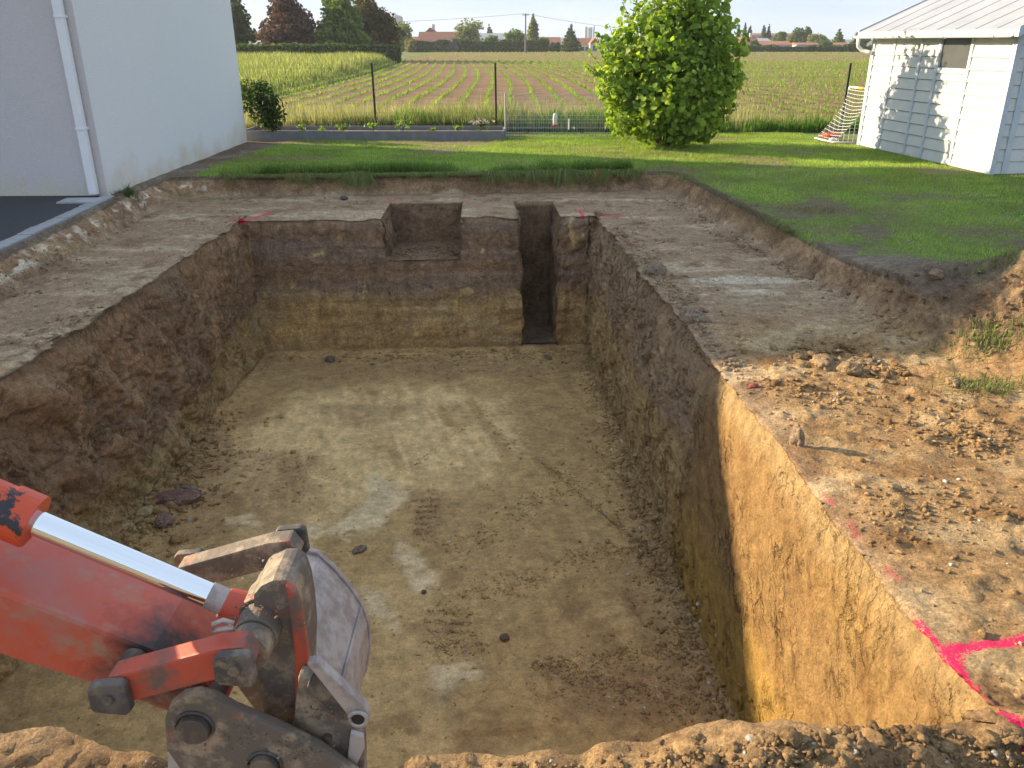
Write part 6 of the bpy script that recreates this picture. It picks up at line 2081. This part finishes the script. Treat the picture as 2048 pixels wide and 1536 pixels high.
# near lip
pf = []
n = 24000; x = rng.uniform(-1.9, 2.2, n); y = 2.18 - np.abs(rng.normal(0, .28, n)); cl = fbm(np.stack([x, y, 0 * x], -1), 2.5, 3, 620); k = (cl > rng.uniform(-.7, .25, n)); pf.append(scatter(x[k], y[k], sizes(k.sum(), .0025, .015, 3.5), I0, cmul=(.7, 1.25)))
n = 1000; x = rng.uniform(.45, 2.0, n); y = rng.normal(2.06, .13, n); k = y < 2.26; pf.append(scatter(x[k], y[k], sizes(k.sum(), .006, .026, 3.5), I1, cmul=(.65, 1.1)))
n = 34; x = rng.uniform(.75, 1.95, n); y = rng.normal(2.06, .11, n); k = y < 2.22; pf.append(scatter(x[k], y[k], sizes(k.sum(), .02, .045, 2), I2, cmul=(.65, 1.05), edge=.16))
tag(link('lip_crumbs', np_mesh('lip_crumbs', *join(pf)), M['clod'], None, False), 'loose crumbly soil heaped on the near lip of the pit', 'soil', kind='stuff')

# single clods that stand out
def clod(px_, py_, z_, size, label, sq=(1, 1, .75), colr=None, pink=0.0, seed=0, group='single clods of earth', level=None):
    x_, y_, _z = gp(px_, py_, z_)
    zs, cs = look(np.array([x_]), np.array([y_]))
    v_, f_ = I3
    v_ = v_.copy()
    n1_ = fbm(v_ + seed * 3.7, 1.3, 3, 640 + seed)
    w1_, w2_, id_ = worley(v_ + seed * 2.1, 1.5, 650 + seed)
    n3_ = fbm(v_ + seed, 6.0, 3, 660 + seed)
    v_ = v_ * (1 + .28 * n1_ + .22 * (id_ - .5) - .10 * np.clip(1 - (w2_ - w1_) / .15, 0, 1) + .07 * n3_)[:, None] * np.array(sq) * size
    c_ = np.tile(cs[0] if colr is None else np.array(colr) * (1.55 if seed < 9 or seed > 22 else 1.12), (len(v_), 1)) * (1 + .25 * n3_)[:, None]  # clods lying in shade get a lighter base colour than sunlit ones
    pa = np.full(len(v_), 0.0)
    if pink: pa = np.clip((v_[:, 2] / size + .5 * n1_ + .35), 0, 1) * pink
    o = link('soil_clod', np_mesh('soil_clod', v_, f_, np.clip(c_, .02, .8), pa), M['clod'], None, False)
    o.location = (x_, y_, (zs[0] if level is None else level) + size * sq[2] * .45)
    o.rotation_euler = (0, 0, seed * 1.3)
    tag(o, label, 'clod', group)
    return o
clod(1009, 1279, FZ, 0.038, 'single dark brown clod alone on the near pit floor', colr=(.16, .105, .068), seed=1)
clod(848, 1185, FZ, .022, 'tiny dark clod on the grey smear on the pit floor', colr=(.17, .125, .085), seed=2)
clod(660, 722, FZ, .075, 'dark clod on the far pit floor below the left niche side', colr=(.15, .112, .085), seed=3)
clod(1096, 716, FZ, .055, 'flat dark clod in front of the narrow trench', (1.6, .8, .5), (.15, .11, .08), seed=4)
clod(360, 1000, FZ, .15, 'broad brown slab of earth fallen at the left wall foot', (1.5, .9, .45), (.17, .105, .080), seed=5)
clod(330, 1050, FZ, .10, 'angular brown lump in front of the fallen slab', (1.1, .9, .8), (.20, .135, .10), seed=6)
clod(372, 985, FZ, .07, 'small brown lump behind the fallen slab', (1, 1, .8), (.19, .13, .095), seed=7)
clod(718, 1100, FZ, .05, 'flat brown lump beside the grey smear on the pit floor', (1.5, 1, .3), (.19, .14, .09), seed=8)
clod(1742, 1415, BZ, .075, 'biggest pale clod on the near lip of the pit', (1.25, 1.0, .95), (.36, .27, .17), seed=9)
clod(1800, 1450, BZ, .050, 'brown clod right of the biggest pale clod', (1.1, 1.0, .8), (.25, .175, .10), seed=10)
clod(1850, 1440, BZ, .042, 'darker clod second to the right of the biggest pale clod', (1.2, 1.0, .8), (.20, .135, .08), seed=11)
clod(1624, 1412, BZ, .036, 'clod sprayed bright pink on the near lip', (1, 1, .9), (.30, .21, .13), 1.0, 12)
clod(1580, 1425, BZ, .030, 'greyish clod left of the pink sprayed clod', (1.1, 1, .8), (.30, .23, .15), seed=13)
clod(1770, 1478, BZ, .020, 'little clod sprayed pink below the brown clods', (1.4, 1, .7), (.30, .21, .13), 1.0, 14)
clod(1532, 1470, BZ, .014, 'tiny crumb sprayed pink on the lip left of the clods', (1, 1, .7), (.30, .21, .13), 1.0, 15)
clod(1592, 890, BZ, .075, 'upright flake of earth leaning on the sunlit right edge', (.7, .45, 1.15), (.36, .27, .18), seed=16)
clod(1904, 776, BZ, .055, 'round sunlit clod standing alone right on the ledge', (1, 1, .85), (.36, .25, .14), seed=17)
clod(1645, 728, BZ, .085, 'wide sunlit clod at the shadow edge on the ledge', (1.5, 1, .6), (.33, .225, .125), seed=18)
clod(1700, 745, BZ, .075, 'sunlit clod right of the wide clod at the shadow edge', (1.2, 1, .7), (.35, .24, .13), seed=19)
clod(1600, 718, BZ, .055, 'small sunlit clod left of the wide clod at the shadow edge', (1.2, 1, .7), (.35, .24, .13), seed=20)
clod(1852, 648, BZ, .06, 'rounded clod on the slope where the sunlight begins', (1, 1, .8), (.33, .23, .14), seed=21)
clod(1508, 772, BZ, .030, 'small clod with a pink fleck on the sunlit ledge', (1.2, 1, .6), (.28, .18, .11), 0.7, 22)
clod(215, 645, BZ, .075, 'yellowish lump of clay on the left ledge', (1.3, 1, .6), (.33, .26, .14), seed=23)
clod(170, 662, BZ, .065, 'second yellowish lump of clay, left of the other', (1.3, 1, .6), (.33, .26, .14), seed=24)
clod(318, 615, BZ, .060, 'brown lump among crumbs on the left ledge', (1.3, 1, .7), (.22, .16, .10), seed=25)
clod(1385, 640, BZ, .11, 'rounded lump on the crumbling shaded right edge', (1.3, .8, .7), (.22, .165, .115), seed=26)
clod(1310, 545, BZ, .12, 'lump of earth on the shaded right edge near the far end', (1.1, 1.0, .7), (.21, .16, .115), seed=27)
clod(688, 398, BZ, .06, 'flat dark stone on the far ledge', (1.6, 1, .5), (.10, .09, .08), seed=28)

# ------------------------------------------------------------------ tufts
def tuft(px_, py_, z_, n, h, spread, label, cols, name='grass_tuft', lean=.8):
    x_, y_, _z = gp(px_, py_, z_)
    zs, cs = look(np.array([x_]), np.array([y_]))
    dx, dy = rng.normal(0, spread, n), rng.normal(0, spread * .6, n)
    hh_ = h * rng.uniform(.4, 1.1, n)
    zz_, _c2 = look(x_ + dx, y_ + dy)
    G_ = blades(n, (dx, dy), hh_, np.full(n, .008), mixcol(n, *cols), lean, 2, zz_ - zs[0] - .01)
    o = link(name, np_mesh(name, *G_), M['grass'])
    o.location = (x_, y_, zs[0])
    tag(o, label, 'grass tuft', 'tufts on bare soil', kind='stuff')
FG = ((.16, .21, .06), (.12, .165, .045), (.30, .28, .14))
tuft(1990, 632, 0.05, 520, .07, .20, 'flattened clump of grass on the sunlit spoil mound', FG)
tuft(1985, 700, 0.0, 380, .075, .15, 'second clump of grass in front of the spoil mound', FG)
tuft(2030, 580, 0.0, 900, .09, .25, 'yellowing grass at the right picture edge above the mound', ((.16, .20, .05), (.12, .17, .04), (.24, .22, .09)))
tuft(245, 392, -.05, 420, .16, .10, 'weeds growing at the white house corner', ((.06, .10, .03), (.09, .13, .04), (.04, .07, .02)))
tuft(225, 380, -.02, 40, .45, .05, 'few tall dry stalks at the white house corner', ((.22, .19, .10), (.14, .15, .06)), lean=.25)
tuft(1630, 420, .0, 300, .06, .22, 'dry matted grass patch on the shaded lawn', ((.24, .20, .10), (.19, .16, .08)))

# dried mud stuck on the hitch and links of the excavator arm
mud = []
n = 420
mx_, mz_ = rng.uniform(-.80, -.42, n), rng.uniform(.36, .52, n)
pts_m = []
for (cx_, cz_, yy_, k_, sp_) in ((-.62, .745, 1.60, 40, .05), (-.70, .46, 1.496, 60, .06), (-.52, .42, 1.496, 60, .05), (-.46, .50, 1.53, 40, .03), (-.80, .665, 1.485, 30, .05), (-.64, .735, 1.80, 40, .05)):
    for _q in range(k_):
        pts_m.append((cx_ + rng.normal(0, sp_), yy_ + rng.normal(0, .004 if yy_ < 1.55 else .03), cz_ + rng.normal(0, sp_ * .35)))
pm = np.array(pts_m)
G_ = scatter(pm[:, 0], pm[:, 1], sizes(len(pm), .0015, .0055, 3), I0, sink=.5, z=pm[:, 2], c=np.tile(np.array([.34, .25, .155]), (len(pm), 1)))
mo = link('dried_mud', np_mesh('dried_mud', G_[0] - np.array(EX), G_[1], G_[2]), M['clod'], ex)
mo['kind'] = 'stuff'

# ------------------------------------------------------------------ thin haze over the plain
hm = bpy.data.materials.new('haze')
hm.use_nodes = True
hn = hm.node_tree
hn.nodes.clear()
ho = hn.nodes.new('ShaderNodeOutputMaterial')
hv = hn.nodes.new('ShaderNodeVolumePrincipled')
hv.inputs['Color'].default_value = (0.92, 0.95, 1.0, 1)
hv.inputs['Density'].default_value = 0.00032
hv.inputs['Anisotropy'].default_value = 0.2
hn.links.new(hv.outputs[0], ho.inputs['Volume'])
haze = MB().box((-1330, -1330, -4.0), (1330, 1330, 30.0)).build('haze', hm, None)
tag(haze, 'thin pale evening haze over the plain', 'haze', kind='stuff')
